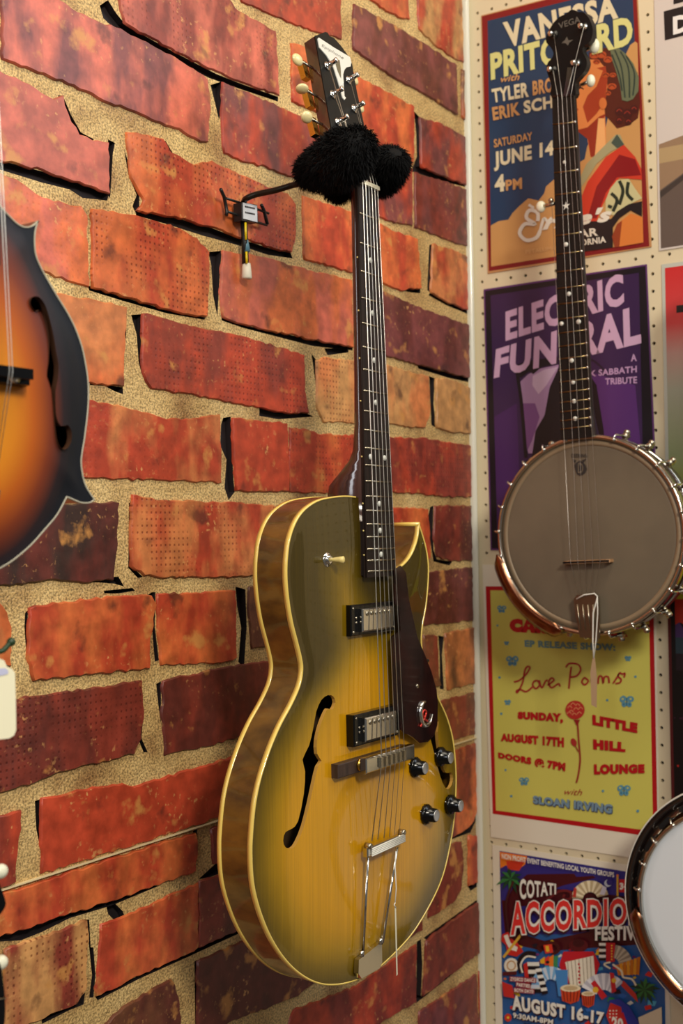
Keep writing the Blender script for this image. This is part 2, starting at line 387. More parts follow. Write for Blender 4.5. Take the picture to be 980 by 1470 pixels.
# dark open joints
GAP = [
 [(143,8),(155,0),(166,18),(178,33),(205,50),(250,75),(310,106),(345,120),(399,139),(399,146),(345,128),(300,112),(240,82),(195,58),(165,42),(148,26)],
 [(302,122),(318,117),(318,160),(314,172),(309,150)],
 [(83,137),(90,137),(102,165),(116,190),(135,200),(130,204),(112,198),(98,180)],
 [(-5,229),(60,246),(120,264),(156,278),(154,288),(118,284),(100,272),(60,262),(-5,242)],
 [(155,200),(165,205),(162,220),(158,285),(154,278)],
 [(178,215),(184,232),(190,255),(200,280),(200,296),(195,306),(190,296),(196,280),(184,250)],
 [(195,303),(250,312),(300,326),(345,343),(385,356),(417,363),(420,371),(385,366),(345,353),(290,338),(240,322),(195,309)],
 [(232,200),(238,203),(248,220),(280,238),(272,240),(246,222)],
 [(299,362),(318,360),(315,400),(312,455),(306,425),(303,380)],
 [(126,410),(180,428),(240,445),(295,456),(293,459),(240,450),(180,433),(128,417)],
 [(188,452),(204,451),(203,490),(204,540),(199,520),(196,480)],
 [(178,440),(182,443),(181,480),(179,500)],
 [(129,549),(176,556),(177,566),(165,562),(150,554),(129,553)],
 [(318,455),(350,467),(450,488),(506,498),(506,503),(450,497),(350,471),(318,460)],
 [(320,600),(331,598),(333,645),(335,690),(337,706),(328,718),(322,700),(325,660),(316,640),(317,610)],
 [(372,586),(441,594),(450,598),(400,602),(372,597)],
 [(447,508),(453,516),(457,545),(463,560),(456,575),(452,545)],
 [(465,500),(500,500),(500,506),(470,510)],
 [(594,160),(602,168),(602,200),(603,238),(668,262),(669,269),(640,262),(615,254),(590,246),(598,225),(597,190)],
 [(560,410),(603,414),(603,421),(590,420),(560,413)],
 [(616,352),(620,350),(617,420),(613,416),(615,370)],
 [(617,420),(640,432),(672,446),(672,451),(640,438),(615,424)],
 [(599,524),(647,536),(674,543),(674,549),(645,543),(600,529)],
 [(616,540),(624,543),(622,580),(626,615),(619,610),(617,570)],
 [(617,728),(622,726),(621,760),(622,790),(627,803),(649,806),(645,812),(622,806),(616,770),(612,752)],
 [(629,912),(637,914),(634,940),(637,990),(631,989),(631,950)],
 [(185,722),(189,720),(187,790),(190,815),(205,828),(198,830),(184,815)],
 [(108,836),(118,819),(150,828),(170,828),(178,842),(164,838),(140,836)],
 [(203,860),(218,850),(223,850),(222,900),(228,948),(222,950),(218,900),(221,874),(205,873)],
 [(149,848),(190,844),(194,848),(170,852),(150,852)],
 [(36,880),(40,876),(39,920),(40,940),(38,945),(35,900)],
 [(224,982),(231,978),(231,1020),(231,1040),(227,1010)],
 [(199,1040),(205,1035),(203,1060),(212,1080),(206,1080),(198,1060)],
 [(50,1150),(58,1147),(58,1200),(57,1215),(52,1190)],
 [(338,842),(352,846),(354,900),(350,960),(342,950),(346,900),(340,870)],
 [(277,1193),(283,1190),(281,1240),(277,1248)],
 [(285,1262),(318,1232),(330,1220),(330,1248),(300,1260)],
 [(-5,1343),(50,1325),(150,1293),(225,1268),(225,1273),(160,1300),(100,1318),(60,1338),(30,1350),(-5,1352)],
 [(152,1298),(162,1294),(176,1308),(180,1318),(165,1322),(155,1312)],
 [(124,1320),(128,1320),(130,1360),(134,1360),(137,1400),(134,1432),(128,1432),(132,1400),(127,1350)],
 [(88,1450),(116,1430),(122,1425),(120,1442),(100,1450),(60,1470),(60,1460)],
 [(136,1430),(200,1400),(271,1367),(345,1333),(345,1339),(271,1373),(200,1405),(140,1436)],
 [(279,1380),(283,1378),(283,1470),(280,1470)],
 [(598,1352),(604,1348),(606,1385),(604,1430),(640,1402),(650,1398),(610,1430),(597,1440)],
 [(608,1346),(660,1309),(691,1288),(691,1292),(660,1314),(612,1350)],
 [(671,1272),(690,1263),(690,1270),(675,1279)],
 [(640,1204),(660,1196),(683,1172),(688,1176),(675,1195),(645,1206)],
]
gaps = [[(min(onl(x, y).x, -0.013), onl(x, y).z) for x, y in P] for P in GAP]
def area2(P): return sum(P[i][0]*P[(i+1) % len(P)][1]-P[(i+1) % len(P)][0]*P[i][1] for i in range(len(P)))/2
def inside_np(P, X, Y):
    P = np.array(P); r = np.zeros(len(X), bool); n = len(P); j = n-1
    for i in range(n):
        xi, yi, xj, yj = P[i][0], P[i][1], P[j][0], P[j][1]
        c = ((yi > Y) != (yj > Y)) & (X < (xj-xi)*(Y-yi)/(yj-yi+1e-15)+xi); r ^= c; j = i
    return r
def cdt(outer, holes, pts=(), extra=()):
    vs = []; ed = []
    for L in [outer]+list(holes)+list(extra):
        o = len(vs); vs += [Vector((p[0], p[1])) for p in L]; ed += [(o+i, o+(i+1) % len(L)) for i in range(len(L))]
    vs += [Vector((p[0], p[1])) for p in pts]
    V, E_, F_, _, _, _ = delaunay_2d_cdt(vs, ed, [], 0, 1e-6)
    V = np.array([(v.x, v.y) for v in V]); Fa = np.array([f for f in F_ if len(f) == 3])
    cen = V[Fa].mean(axis=1); ok = inside_np(outer, cen[:, 0], cen[:, 1])
    for h in holes: ok &= ~inside_np(h, cen[:, 0], cen[:, 1])
    return V, Fa[ok]
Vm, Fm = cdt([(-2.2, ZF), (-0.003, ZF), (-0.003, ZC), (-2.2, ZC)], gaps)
mb = MB(); mb.sm = False
mb.add([(x, -0.0, z) for x, z in Vm], [tuple(int(i) for i in f) for f in Fm])
mb.mi = 1
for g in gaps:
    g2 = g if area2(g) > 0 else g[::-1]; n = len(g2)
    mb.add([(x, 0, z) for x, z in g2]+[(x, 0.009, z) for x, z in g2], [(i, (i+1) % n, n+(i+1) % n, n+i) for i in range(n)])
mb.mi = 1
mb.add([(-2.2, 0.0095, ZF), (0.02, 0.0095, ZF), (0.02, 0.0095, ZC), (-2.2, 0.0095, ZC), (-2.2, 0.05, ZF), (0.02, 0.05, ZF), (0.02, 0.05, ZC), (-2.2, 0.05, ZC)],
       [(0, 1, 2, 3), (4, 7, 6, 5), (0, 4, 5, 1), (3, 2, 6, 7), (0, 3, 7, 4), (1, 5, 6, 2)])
wall_left = structure(mb.build('wall_left', [mortar_mat(), mat('printed_shade_joint', (34, 24, 26), 0.7)]))  # near-black colour puts the printed crevice shade into the open joints
tag(wall_left, 'rough red brick wall in tan mortar behind the gold archtop guitar')
for P, cols, dim in brick_world:
    rnd = random.Random(int(abs(P[0][0])*9999+abs(P[0][1])*77777))
    J = jag(P, 0.0030, 0.007, rnd); J = inset(J, -0.0008) if True else J
    if area2(J) < 0: J = J[::-1]
    I1 = inset(J, 0.0006); I2 = inset(J, 0.0016); n = len(J)
    h = 0.0022+rnd.random()*0.0016
    m_ = MB()
    m_.add([(x, 0.0005, z) for x, z in J]+[(x, -h+0.0012, z) for x, z in I1]+[(x, -h, z) for x, z in I2],
           [(i, (i+1) % n, n+(i+1) % n, n+i) for i in range(n)]+[(n+i, n+(i+1) % n, 2*n+(i+1) % n, 2*n+i) for i in range(n)], True)
    tri = tessellate_polygon([[Vector((x, z, 0)) for x, z in I2]])
    m_.add([(x, -h, z) for x, z in I2], [t for t in tri], False)
    cx = sum(p[0] for p in P)/len(P); cz = sum(p[1] for p in P)/len(P)
    me = bpy.data.meshes.new('brick'); me.from_pydata([(v.x-cx, v.y, v.z-cz) for v in m_.v], [], m_.f); me.materials.append(BM)
    me.polygons.foreach_set('use_smooth', m_.smooth); me.update()
    o = bpy.data.objects.new('brick', me); col.objects.link(o); o.parent = wall_left; o.location = (cx, 0, cz)
    jt = 0.88+0.24*rnd.random()
    o['color_one'] = [v*jt for v in lin(CC[cols[0]])]; o['color_two'] = [v*jt for v in lin(CC[cols[1]])]; o['dimples'] = float(dim)
# pale seam across the wall
mb = MB(); mb.sm = False
sa, sb = onl(-3, 1278), onl(690, 1056)
d = (sb-sa); sa = sa-d*0.6; sb = sa+d*1.6; sb.x = min(sb.x, -0.013)
up = Vector((0, 0, 0.00055)); mb.prism([sa+up, sb+up, sb-up, sa-up], [q+Vector((0, -0.0044, 0)) for q in (sa+up, sb+up, sb-up, sa-up)])
structure(mb.build('trim_2', mat('seam_paper', (226, 206, 160), 0.6)))
# corner trim: white rounded strip
mb = MB()
pr = [(-0.0125, 0.0), (-0.0125, -0.005), (-0.0105, -0.0085), (-0.0075, -0.0098), (-0.0045, -0.0085), (-0.0035, -0.005), (-0.0035, 0.0)]
n = len(pr); mb.add([(x, y, ZF) for x, y in pr]+[(x, y, ZC) for x, y in pr], [(i, i+1, n+i+1, n+i) for i in range(n-1)])
structure(mb.build('trim_1', mat('white_gloss_trim', (225, 222, 205), 0.22, coat=0.5)))

# right wall: white pegboard, each hole cut through
PITCH = 0.0256; Y0, Z0 = -0.0207, 0.8345
mb = MB(); mb.sm = False
ny, nz = 33, 100; yA = Y0+PITCH/2; zA = Z0+PITCH/2+PITCH*30
hr = 0.0027
for i in range(ny):
    for k in range(nz):
        cy, cz = Y0-PITCH*i, Z0+PITCH*(30-k)
        if cz < ZF+0.02 or cz > ZC-0.02: continue
        h = PITCH/2
        o8 = [(h, 0), (h, h), (0, h), (-h, h), (-h, 0), (-h, -h), (0, -h), (h, -h)]
        c8 = [(hr*math.cos(a*PI/4), hr*math.sin(a*PI/4)) for a in range(8)]
        vs = [(0, cy+a, cz+b) for a, b in o8]+[(0, cy+a, cz+b) for a, b in c8]+[(0.006, cy+a, cz+b) for a, b in c8]
        mb.add(vs, [(q, (q+1) % 8, 8+(q+1) % 8, 8+q) for q in range(8)]+[(8+q, 8+(q+1) % 8, 16+(q+1) % 8, 16+q) for q in range(8)])
mb.add([(0, yA, ZF), (0, 0.0, ZF), (0, 0.0, ZC), (0, yA, ZC)], [(0, 1, 2, 3)])
mb.mi = 1
mb.box((0.03, -0.40, (ZF+ZC)/2), (0.045, 0.90, ZC-ZF))
wall_right = structure(mb.build('wall_right', [mat('pegboard', (226, 212, 178), 0.45, bump=(60, 0.05)), mat('peg_dark', (40, 32, 24), 0.8)]))
tag(wall_right, 'cream pegboard wall behind the posters')
#SPLIT
# ------------------------------------------------------------------ hollow body guitar
GOFF = 0.19                                     # its face hangs 19 cm in front of the wall
def gp(px, py, w_=0.0): return onl(px, py, GOFF+w_)
def gxz(px, py, w_=0.0): p = gp(px, py, w_); return (p.x, p.z)
GT = lambda p: Vector((p[0], -GOFF-p[2], p[1])) # (across, up, out of the face)
def seg_dist(P, X, Y):                          # distance from many points to a closed outline
    P = np.array(P); Q = np.roll(P, -1, axis=0); best = np.full(len(X), 9.0)
    for a, b in zip(P, Q):
        d = b-a; t = np.clip(((X-a[0])*d[0]+(Y-a[1])*d[1])/(d@d+1e-15), 0, 1)
        best = np.minimum(best, np.hypot(X-a[0]-t*d[0], Y-a[1]-t*d[1]))
    return best
BODY_A = [(510,713.5),(496,712.2),(479.6,713.5),(459,717.6),(442.9,726.5),(430.6,738.8),(421.6,755),(415.1,775.5),(412.2,796),(411,815),(411.4,837),(414.3,865.7),(419.2,894.3),(426.5,922.9),(431.8,945),(433.6,962),(429.8,984),(418.4,1010.6),(402,1041),(387.8,1073.9),(375.5,1110.6),(368.6,1139),(364.5,1165),(361.6,1198),(360.6,1222),(361.8,1255),(366,1283.7),(375.5,1316),(387.8,1345),(404,1371.4),(422.4,1391.8),(442.9,1406),(463.3,1413),(483.7,1413.5),(500,1410.5),(516.3,1405),(532,1396.5),(544.9,1387.8),(569.4,1365),(593.9,1336.7),(618.4,1296),(634.7,1259),(644.9,1218),(651.8,1173.5),(654.3,1124.5),(653,1090),(649,1057.6),(640.8,1029),(628.6,1002),(618,976),(609,949),(604.5,923),(606,898),(611,870),(614.3,833),(614.3,808),(611,786),(606,768),(601,752.5)]
BODY_B = [(601,752.5),(599.5,768),(596,782),(590,796),(582,807),(573,814),(562,815.5),(556,813)]
A_ = catmull([gxz(*p) for p in BODY_A], 5, False); B_ = catmull([gxz(*p) for p in BODY_B], 4, False)
body = A_+B_[1:]
# through the neck block, hidden by the neck
body = body+[gxz(552, 790), gxz(548, 740), gxz(535, 720)]
def clean(P, m=0.0004):
    o = [P[0]]
    for p in P[1:]:
        if math.dist(p, o[-1]) > m: o.append(p)
    return o
body = clean(body)
FHL = [(478.4,1008.6),(475.5,999.6),(468,997.6),(459,1004.5),(451.8,1020.8),(447,1045),(440.8,1069.8),(431.4,1090),(434.7,1106.5),(432.6,1139),(424.5,1178),(416,1189),(407,1194),(403.7,1206),(407,1216),(416.3,1217.5),(423.7,1208),(432.6,1185.7),(440.8,1153),(447,1124.5),(453,1100),(458,1092),(452,1082),(452,1061.6),(457,1041),(463.3,1025),(468,1017),(474,1018.5)]
fl = clean(catmull([gxz(*p) for p in FHL], 2))
AX = (gxz(537, 1088)[0]+gxz(535, 1250)[0]+gxz(540, 900)[0])/3      # centre line of the body
fr_ = [(2*AX-x+0.004, z+0.000) for x, z in fl]
rg = 0.0062; xs = [p[0] for p in body]; zs = [p[1] for p in body]
grid = [(x, z) for x in np.arange(min(xs), max(xs), rg) for z in np.arange(min(zs), max(zs), rg)]
G_ = np.array(grid); ok = inside_np(body, G_[:, 0], G_[:, 1])
dd = np.minimum(seg_dist(body, G_[:, 0], G_[:, 1]), np.minimum(seg_dist(fl, G_[:, 0], G_[:, 1]), seg_dist(fr_, G_[:, 0], G_[:, 1])))
G_ = G_[ok & (dd > 0.003)]
Vt, Ft = cdt(body, [fl, fr_], [tuple(g) for g in G_])
def arch(d): return 0.0038*(1-np.exp(-np.maximum(d-0.006, 0)/0.045))
dt = seg_dist(body, Vt[:, 0], Vt[:, 1]); ht = arch(dt)
DEP = 0.042
gtop = gp(527, 266)
guitar = thing('archtop_guitar', (AX, -GOFF+DEP/2, gxz(535, 1410)[1]), 'gold sunburst hollow body guitar hanging on the brick wall', 'guitar')
mb = MB(GT); mb.add([(x, z, h) for (x, z), h in zip(Vt, ht)], [tuple(int(i) for i in f) for f in Ft])
top = mb.build('top_plate', [], guitar)
# burst: how far each spot of the top lies from the rim is stored and shaded from gold to olive
at = top.data.attributes.new('burst', 'FLOAT', 'POINT')
zt = Vt[:, 1]; zmid = gxz(535, 1120)[1]; zup = gxz(535, 830)[1]
up_ = np.clip((zt-zmid)/(zup-zmid), 0, 1)
rr = np.hypot((Vt[:, 0]-AX)/0.19, (zt-gxz(535, 1215)[1])/0.23)
side_r = np.clip((Vt[:, 0]-AX)/0.18, 0, 1)
z9, z0_ = gxz(535, 905)[1], gxz(535, 1010)[1]; u2 = np.clip((zt-z0_)/(z9-z0_), 0, 1); u2 = u2*u2*(3-2*u2)
val = dt/(0.085+0.02*side_r+0.05*up_)-0.40*u2-0.10*up_  # upper bout darkened further, part burst and part shade put into the colour
at.data.foreach_set('value', val.astype(np.float32))
def top_mat():
    m = bpy.data.materials.new('gold_burst'); m.use_nodes = True; nt = m.node_tree; b = nt.nodes['Principled BSDF']; N = nt.nodes.new; L = nt.links.new
    a = N('ShaderNodeAttribute'); a.attribute_name = 'burst'
    tc = N('ShaderNodeTexCoord'); n = N('ShaderNodeTexNoise'); n.inputs['Scale'].default_value = 14; n.inputs['Detail'].default_value = 3; L(tc.outputs['Object'], n.inputs['Vector'])
    s = N('ShaderNodeMath'); s.operation = 'MULTIPLY_ADD'; L(n.outputs[0], s.inputs[0]); s.inputs[1].default_value = 0.22; L(a.outputs['Fac'], s.inputs[2])
    r = N('ShaderNodeValToRGB'); e = r.color_ramp.elements
    e[0].position = 0.0; e[0].color = (*lin((64, 50, 3)), 1); e[1].position = 1.0; e[1].color = (*lin((208, 148, 9)), 1)
    for p_, c_ in ((0.12, (86, 68, 3)), (0.3, (124, 96, 4)), (0.5, (164, 124, 5)), (0.75, (194, 140, 7))):
        x = e.new(p_); x.color = (*lin(c_), 1)
    L(s.outputs[0], r.inputs[0])
    mp = N('ShaderNodeMapping'); mp.inputs['Scale'].default_value = (420, 4, 5); g = N('ShaderNodeTexNoise'); g.inputs['Scale'].default_value = 1; g.inputs['Detail'].default_value = 3
    L(tc.outputs['Object'], mp.inputs[0]); L(mp.outputs[0], g.inputs['Vector'])
    mr_ = N('ShaderNodeMapRange'); mr_.inputs['From Min'].default_value = 0.3; mr_.inputs['From Max'].default_value = 0.7; mr_.inputs['To Min'].default_value = 0.86; mr_.inputs['To Max'].default_value = 1.08
    L(g.outputs[0], mr_.inputs[0])
    mx = N('ShaderNodeMix'); mx.data_type = 'RGBA'; mx.blend_type = 'MULTIPLY'; mx.inputs[0].default_value = 1; L(r.outputs[0], mx.inputs[6]); L(mr_.outputs[0], mx.inputs[7])
    L(mx.outputs[2], b.inputs['Base Color']); b.inputs['Roughness'].default_value = 0.35; b.inputs['Coat Weight'].default_value = 0.75; b.inputs['Coat Roughness'].default_value = 0.03; b.inputs['Specular IOR Level'].default_value = 0.25
    b.inputs['Coat IOR'].default_value = 1.5
    return m
top.data.materials.append(top_mat())
# f-hole walls and dark inside of the body
mb = MB(GT); mb.sm = False
for hole in (fl, fr_):
    hd = arch(seg_dist(body, np.array([p[0] for p in hole]), np.array([p[1] for p in hole])))
    mb = MB(GT); mb.sm = False; n = len(hole); mb.add([(x, z, h) for (x, z), h in zip(hole, hd)]+[(x, z, h-0.004) for (x, z), h in zip(hole, hd)], [(i, (i+1) % n, n+(i+1) % n, n+i) for i in range(n)]); mb.build('sound_hole_edge', mat('bare_maple', (190, 140, 60), 0.6), guitar)
sides = mat('olive_side', (112, 78, 22), 0.3, 0, 0.9, var=((30, 30, 60), (66, 44, 10), 0.9))
mb = MB(GT); n = len(body)
ins = inset(body, 0.0022)
if abs(area2(ins)) > abs(area2(body)): ins = inset(body, -0.0022)
mb.add([(x, z, 0) for x, z in body]+[(x, z, -DEP) for x, z in body], [(i, (i+1) % n, n+(i+1) % n, n+i) for i in range(n)])
mb.build('rim', sides, guitar)
mb = MB(GT); Vb, Fb = cdt(body, [])
db = seg_dist(body, Vb[:, 0], Vb[:, 1])
mb.add([(x, z, -DEP) for x, z in Vb], [tuple(int(i) for i in f) for f in Fb])
mb.build('back_plate', mat('olive_back', (90, 60, 18), 0.3, 0, 0.9), guitar)
mb = MB(GT); mb.sm = False; mb.add([(x, z, -DEP+0.003) for x, z in Vb], [tuple(int(i) for i in f) for f in Fb]); 
mb.build('inside_lining', mat('dark_inside', (70, 48, 22), 0.9), guitar)
bind = mat('aged_binding', (238, 206, 104), 0.3, 0, 0.6)
# bindings: square cream strips round both edges
nb = len(A_)+len(B_)-1
edge = clean(body)[:]
k_end = min(range(len(edge)), key=lambda i: math.dist(edge[i], B_[-1]))
ebind = edge[:k_end+1]
def binding(name, z0, z1, lab):
    mb = MB(GT); P = ebind; s = 1 if area2(body) > 0 else -1
    def off(d):
        o = []
        for i in range(len(P)):
            a = P[max(i-1, 0)]; c = P[min(i+1, len(P)-1)]; t = Vector((c[0]-a[0], c[1]-a[1])).normalized()
            o.append((P[i][0]+t.y*d*s, P[i][1]-t.x*d*s))
        return o
    O, I = off(0.0006), off(-0.0010); n = len(P)
    vs = [(x, z, z1) for x, z in O]+[(x, z, z0) for x, z in O]+[(x, z, z0) for x, z in I]+[(x, z, z1) for x, z in I]
    fs = []
    for i in range(n-1):
        for q in range(4): fs.append((q*n+i, q*n+i+1, ((q+1) % 4)*n+i+1, ((q+1) % 4)*n+i))
    mb.add(vs, fs, True); o = mb.build(name, bind, guitar); return o
binding('binding', -0.0048, 0.0007, None); binding('binding', -DEP-0.0006, -DEP+0.0045, None)
# cream strip down the corner of the horn
hp = B_[0]
mb = MB(); mb.tube([GT((hp[0]+0.0002, hp[1], 0.0004)), GT((hp[0]+0.0002, hp[1], -DEP))], 0.0026, 8); mb.build('horn_binding', bind, guitar)

# fretboard plane: from nut to the end of the board
nut_c = gp(527, 266, 0.0); end_c = gp(547, 829, 0.011)
nl, nr_ = gp(514, 261.5, 0.0), gp(541, 271, 0.0)
el, er = gp(526.7, 829.5, 0.011), gp(568, 826, 0.011)
er.z = el.z = (er.z+el.z)/2; nl.z = nr_.z = (nl.z+nr_.z)/2
up = ((nl+nr_)/2-(el+er)/2); NL = up.length; upn = up.normalized(); ac = (nr_-nl).normalized(); out = ac.cross(upn).normalized()
if out.y > 0: out = -out
def fb(u, v, w_=0.0):                            # u -1..1 across, v 0 nut .. 1 end, w above the board
    L_, R_ = nl.lerp(el, v), nr_.lerp(er, v); return L_.lerp(R_, (u+1)/2)+out*w_
scale = NL/(1-2**(-20/12))*0.985*1.0
# one solid neck shaft with a rounded back that swells into the heel
mb = MB(); prof = []
def neck_ring(v, dep, flat=1.0, ex=0.0):
    L_, R_ = fb(-1, v, -0.0045), fb(1, v, -0.0045); ring = []
    for k in range(13):
        a = PI*k/12; c_ = (L_+R_)/2; hw = (R_-L_).length/2
        cc = math.cos(a); cc = math.copysign(abs(cc)**flat, cc)
        ring.append(c_-ac*cc*hw*(1+ex) - out*(max(math.sin(a), 0)**(flat*0.8))*dep)
    return ring
rings = [neck_ring(v, d, f_) for v, d, f_ in ((0.0, .013, 1), (0.02, .0125, 1), (0.1, .0125, 1), (0.3, .0135, 1), (0.5, .0145, .95), (0.62, .016, .9), (0.68, .019, .8), (0.705, .024, .65), (0.73, .034, .45), (0.75, .043, .35), (0.765, .049, .3), (0.785, .0505, .28), (0.81, .051, .26), (0.86, .044, .26))]
vs = [p for r in rings for p in r]; q = 13
fs = [(i*q+k, i*q+k+1, (i+1)*q+k+1, (i+1)*q+k) for i in range(len(rings)-1) for k in range(q-1)]
fs += [(i*q+q-1, i*q, (i+1)*q, (i+1)*q+q-1) for i in range(len(rings)-1)]
fs += [tuple(range(q)), tuple(range((len(rings)-1)*q, len(rings)*q))[::-1]]
mb.add(vs, fs); neck = mb.build('neck', mahogany, guitar)
# dark neck extension block under the end of the fretboard
mb = MB(); a, b, c, d = fb(-.98, .84, -.0045), fb(.98, .84, -.0045), fb(.98, .995, -.0045), fb(-.98, .995, -.0045)
mb.prism([a, b, c, d], [p-out*0.009 for p in (a, b, c, d)]); mb.build('neck_block', rosewood, guitar)
mb = MB(); a, b, c, d = fb(-1, 0), fb(1, 0), fb(1, 1), fb(-1, 1)
mb.prism([a, b, c, d], [p-out*0.0048 for p in (a, b, c, d)]); board = mb.build('fretboard', rosewood, guitar)
for sd in (-1, 1):
    mb = MB(); mb.tube([fb(sd*1.0, 0, -0.0012), fb(sd*1.0, 1, -0.0012)], 0.0011 if sd > 0 else 0.0006, 6); mb.build('edge_binding', mat('board_binding', (226, 190, 96), 0.35) if sd > 0 else rosewood, board)
fret_v = [(1-2**(-k/12))/(1-2**(-20/12))*0.985 for k in range(0, 21)]
for k in range(1, 21):
    mb = MB(); mb.tube([fb(-.97, fret_v[k], 0.0003), fb(.97, fret_v[k], 0.0003)], 0.0011, 6); mb.build('fret', nickel, board)
for k, us in ((3, (0,)), (5, (0,)), (7, (0,)), (9, (0,)), (12, (-.55, .55)), (15, (0,)), (17, (0,)), (19, (0,))):
    for u_ in us:
        v_ = (fret_v[k]+fret_v[k-1])/2; mb = MB(); mb.lathe(fb(u_, v_, -0.0005), out, [(0, .0031), (.0011, .0031), (.0012, .0001)], 14); mb.build('inlay_dot', pearl, board)
for k in (3, 5, 7, 9, 12, 15, 17, 19):
    v_ = (fret_v[k]+fret_v[k-1])/2; mb = MB(); mb.lathe(fb(-1, v_, -0.0032), -ac, [(0, .001), (.0008, .001)], 8); mb.build('side_dot', cream, board)
mb = MB(); a, b = fb(-1.02, -0.006, -0.004), fb(1.02, -0.006, -0.004); a2, b2 = fb(-1.02, 0.004, -0.004), fb(1.02, 0.004, -0.004)
mb.prism([a, b, b2, a2], [p+out*0.0075 for p in (a, b, b2, a2)]); mb.build('nut', mat('bone', (230, 222, 196), 0.35), guitar)

# headstock, leaning back from the nut
hb = math.radians(15); hup = (upn*math.cos(hb)-out*math.sin(hb)).normalized(); hout = ac.cross(hup).normalized()
if hout.y > 0: hout = -hout
h0 = fb(0, -0.004, -0.0005)
def hs(px, py, w_=0.0): return onplane(px, py, h0+hout*w_, hout)
HS = [(450.7,52.3),(457,50),(465.3,46.5),(469,47.5),(472,53),(478,55),(488.5,66.8),(501,84.3),(504.5,94),(506,103.7),(510.8,131),(521.5,181),(531,222),(539,262),(515.5,254),(500,232),(488,222),(477,200.6),(470.5,164),(463,122),(456,82)]
HSs = [hs(*p) for p in HS]
# make the lower run symmetrical about the neck
mb = MB(); mb.prism(HSs, [p-hout*0.0145 for p in HSs]); head = mb.build('headstock', [mahogany], guitar)
mb = MB(); fc = [p+hout*0.0002 for p in HSs]; mb.prism(fc, [p+hout*0.0012 for p in HSs]); mb.build('face_veneer', mat('black_lacquer', (10, 10, 11), 0.5, 0, 0.0, 0.15), head)
def hpoly(P, w0, w1): 
    mb = MB(); A2 = [hs(x/5.158+410, y/5.158+30, w0) for x, y in P]; B2 = [p+hout*(w1-w0) for p in A2]; mb.prism(A2, B2); return mb
hpoly([(232,135),(240,126),(345,196),(470,270),(481,310),(475,340),(445,347),(430,365),(420,400),(424,470),(430,560),(441,572),(430,588),(418,575),(380,440),(345,335),(300,262),(245,200)], .0012, .0022).build('logo_plate', mat('silver_plastic', (222, 222, 216), 0.28, 0.15, 0.3), head)
hpoly([(355,277),(397,292),(405,350),(408,425),(385,375)], .0022, .0026).build('logo_inset', mat('logo_olive', (92, 84, 60), 0.4), head)

TXT = {}
def text_mesh(s, bold=0.0, shear=0.0):
    k = (s, bold, shear)
    if k in TXT: return TXT[k]
    cu = bpy.data.curves.new('lettering', 'FONT'); cu.body = s; cu.size = 1; cu.offset = bold; cu.space_character = 1+bold*2.0; cu.resolution_u = 3; cu.shear = shear
    ob = bpy.data.objects.new('lettering', cu); me = bpy.data.meshes.new_from_object(ob)
    V = np.array([v.co[:2] for v in me.vertices]); F_ = [tuple(p.vertices) for p in me.polygons]
    bpy.data.objects.remove(ob); bpy.data.curves.remove(cu); bpy.data.meshes.remove(me)
    lo, hi = V.min(axis=0), V.max(axis=0); TXT[k] = ((V-lo)/(hi-lo), F_); return TXT[k]
def put_text(mb, s, TL, TR, BR, BL, bold=0.03, shear=0.0, bend=0.0):
    V, F_ = text_mesh(s, bold, shear); vs = []
    for u, v in V:
        p = TL.lerp(TR, u).lerp(BL.lerp(BR, u), 1-v)
        if bend: p = p+(TL-BL)*bend*(1-(2*u-1)**2)
        vs.append(p)
    mb.add(vs, F_, False)
mb = MB()
hq = lambda x, y: hs(x/5.158+410, y/5.158+30, .0024)
put_text(mb, 'Epiphone', hq(262, 166), hq(432, 266), hq(424, 292), hq(268, 196), 0.0, 0.3); mb.build('logo_lettering', mat('grey_ink', (120, 118, 110), 0.5), head)
# tuning machines: posts through the face, cream buttons off the edge
for x, y in ((320, 335), (362, 545), (400, 750), (478, 440), (520, 650)):
    p = hs(x/5.158+410-3.4, y/5.158+30+0.5, 0.001); mb = MB()
    mb.lathe(p, hout, [(0, .0052), (.001, .0055), (.002, .0045), (.0022, .003), (.012, .0028), (.013, .0032), (.015, .0030), (.0155, .001)], 16)
    mb.build('tuner_post', chrome, head)
for k, (x, y) in enumerate(((90, 290), (125, 505), (160, 715))):
    e = hs(x/5.158+410, y/5.158+30, -0.0095); q_ = (e-h0).dot(hup); mb = MB()
    root = e+ac*0.017
    mb.tube([root+ac*0.012, root, e+ac*0.007], .0016, 8); 
    mb.build('tuner_shaft', nickel, head)
    mb = MB(); mb.box((0, 0, 0), (1, 1, 1)); mb.v = []
    mb = MB(); c_ = root+ac*0.002-hout*0.006
    A2 = [c_+hup*a_+ac*b_ for a_, b_ in ((-.011, -.001), (.011, -.001), (.011, .009), (-.011, .009))]
    mb.prism(A2, [p-hout*0.007 for p in A2]); mb.build('gear_box', brass, head)
    mb = MB(); tw = (0.3, 1.3, 0.75)[k]; nn = (hup*math.cos(tw)+hout*math.sin(tw)).normalized(); mm_ = ac.cross(nn)
    T = lambda p, e=e, nn=nn, mm_=mm_: e+ac*p[0]+nn*p[1]+mm_*p[2]
    b_ = MB(T); b_.ball((-0.001, 0, 0), (.0092, .0066, .0036), 16, 10); b_.build('tuner_button', ivory, head)
for k in range(3):
    e = hs((320, 362, 400)[k]/5.158+410, (335, 545, 750)[k]/5.158+30, -0.0095)+ac*0.047
    mb = MB(); mb.tube([e-ac*0.02, e], .0016, 8); mb.build('tuner_shaft', nickel, head)
    T = lambda p, e=e: e+ac*p[0]+hup*p[1]+hout*p[2]
    b_ = MB(T); b_.ball((0.004, 0, 0), (.008, .0068, .0034), 12, 8); b_.build('tuner_button', ivory, head)

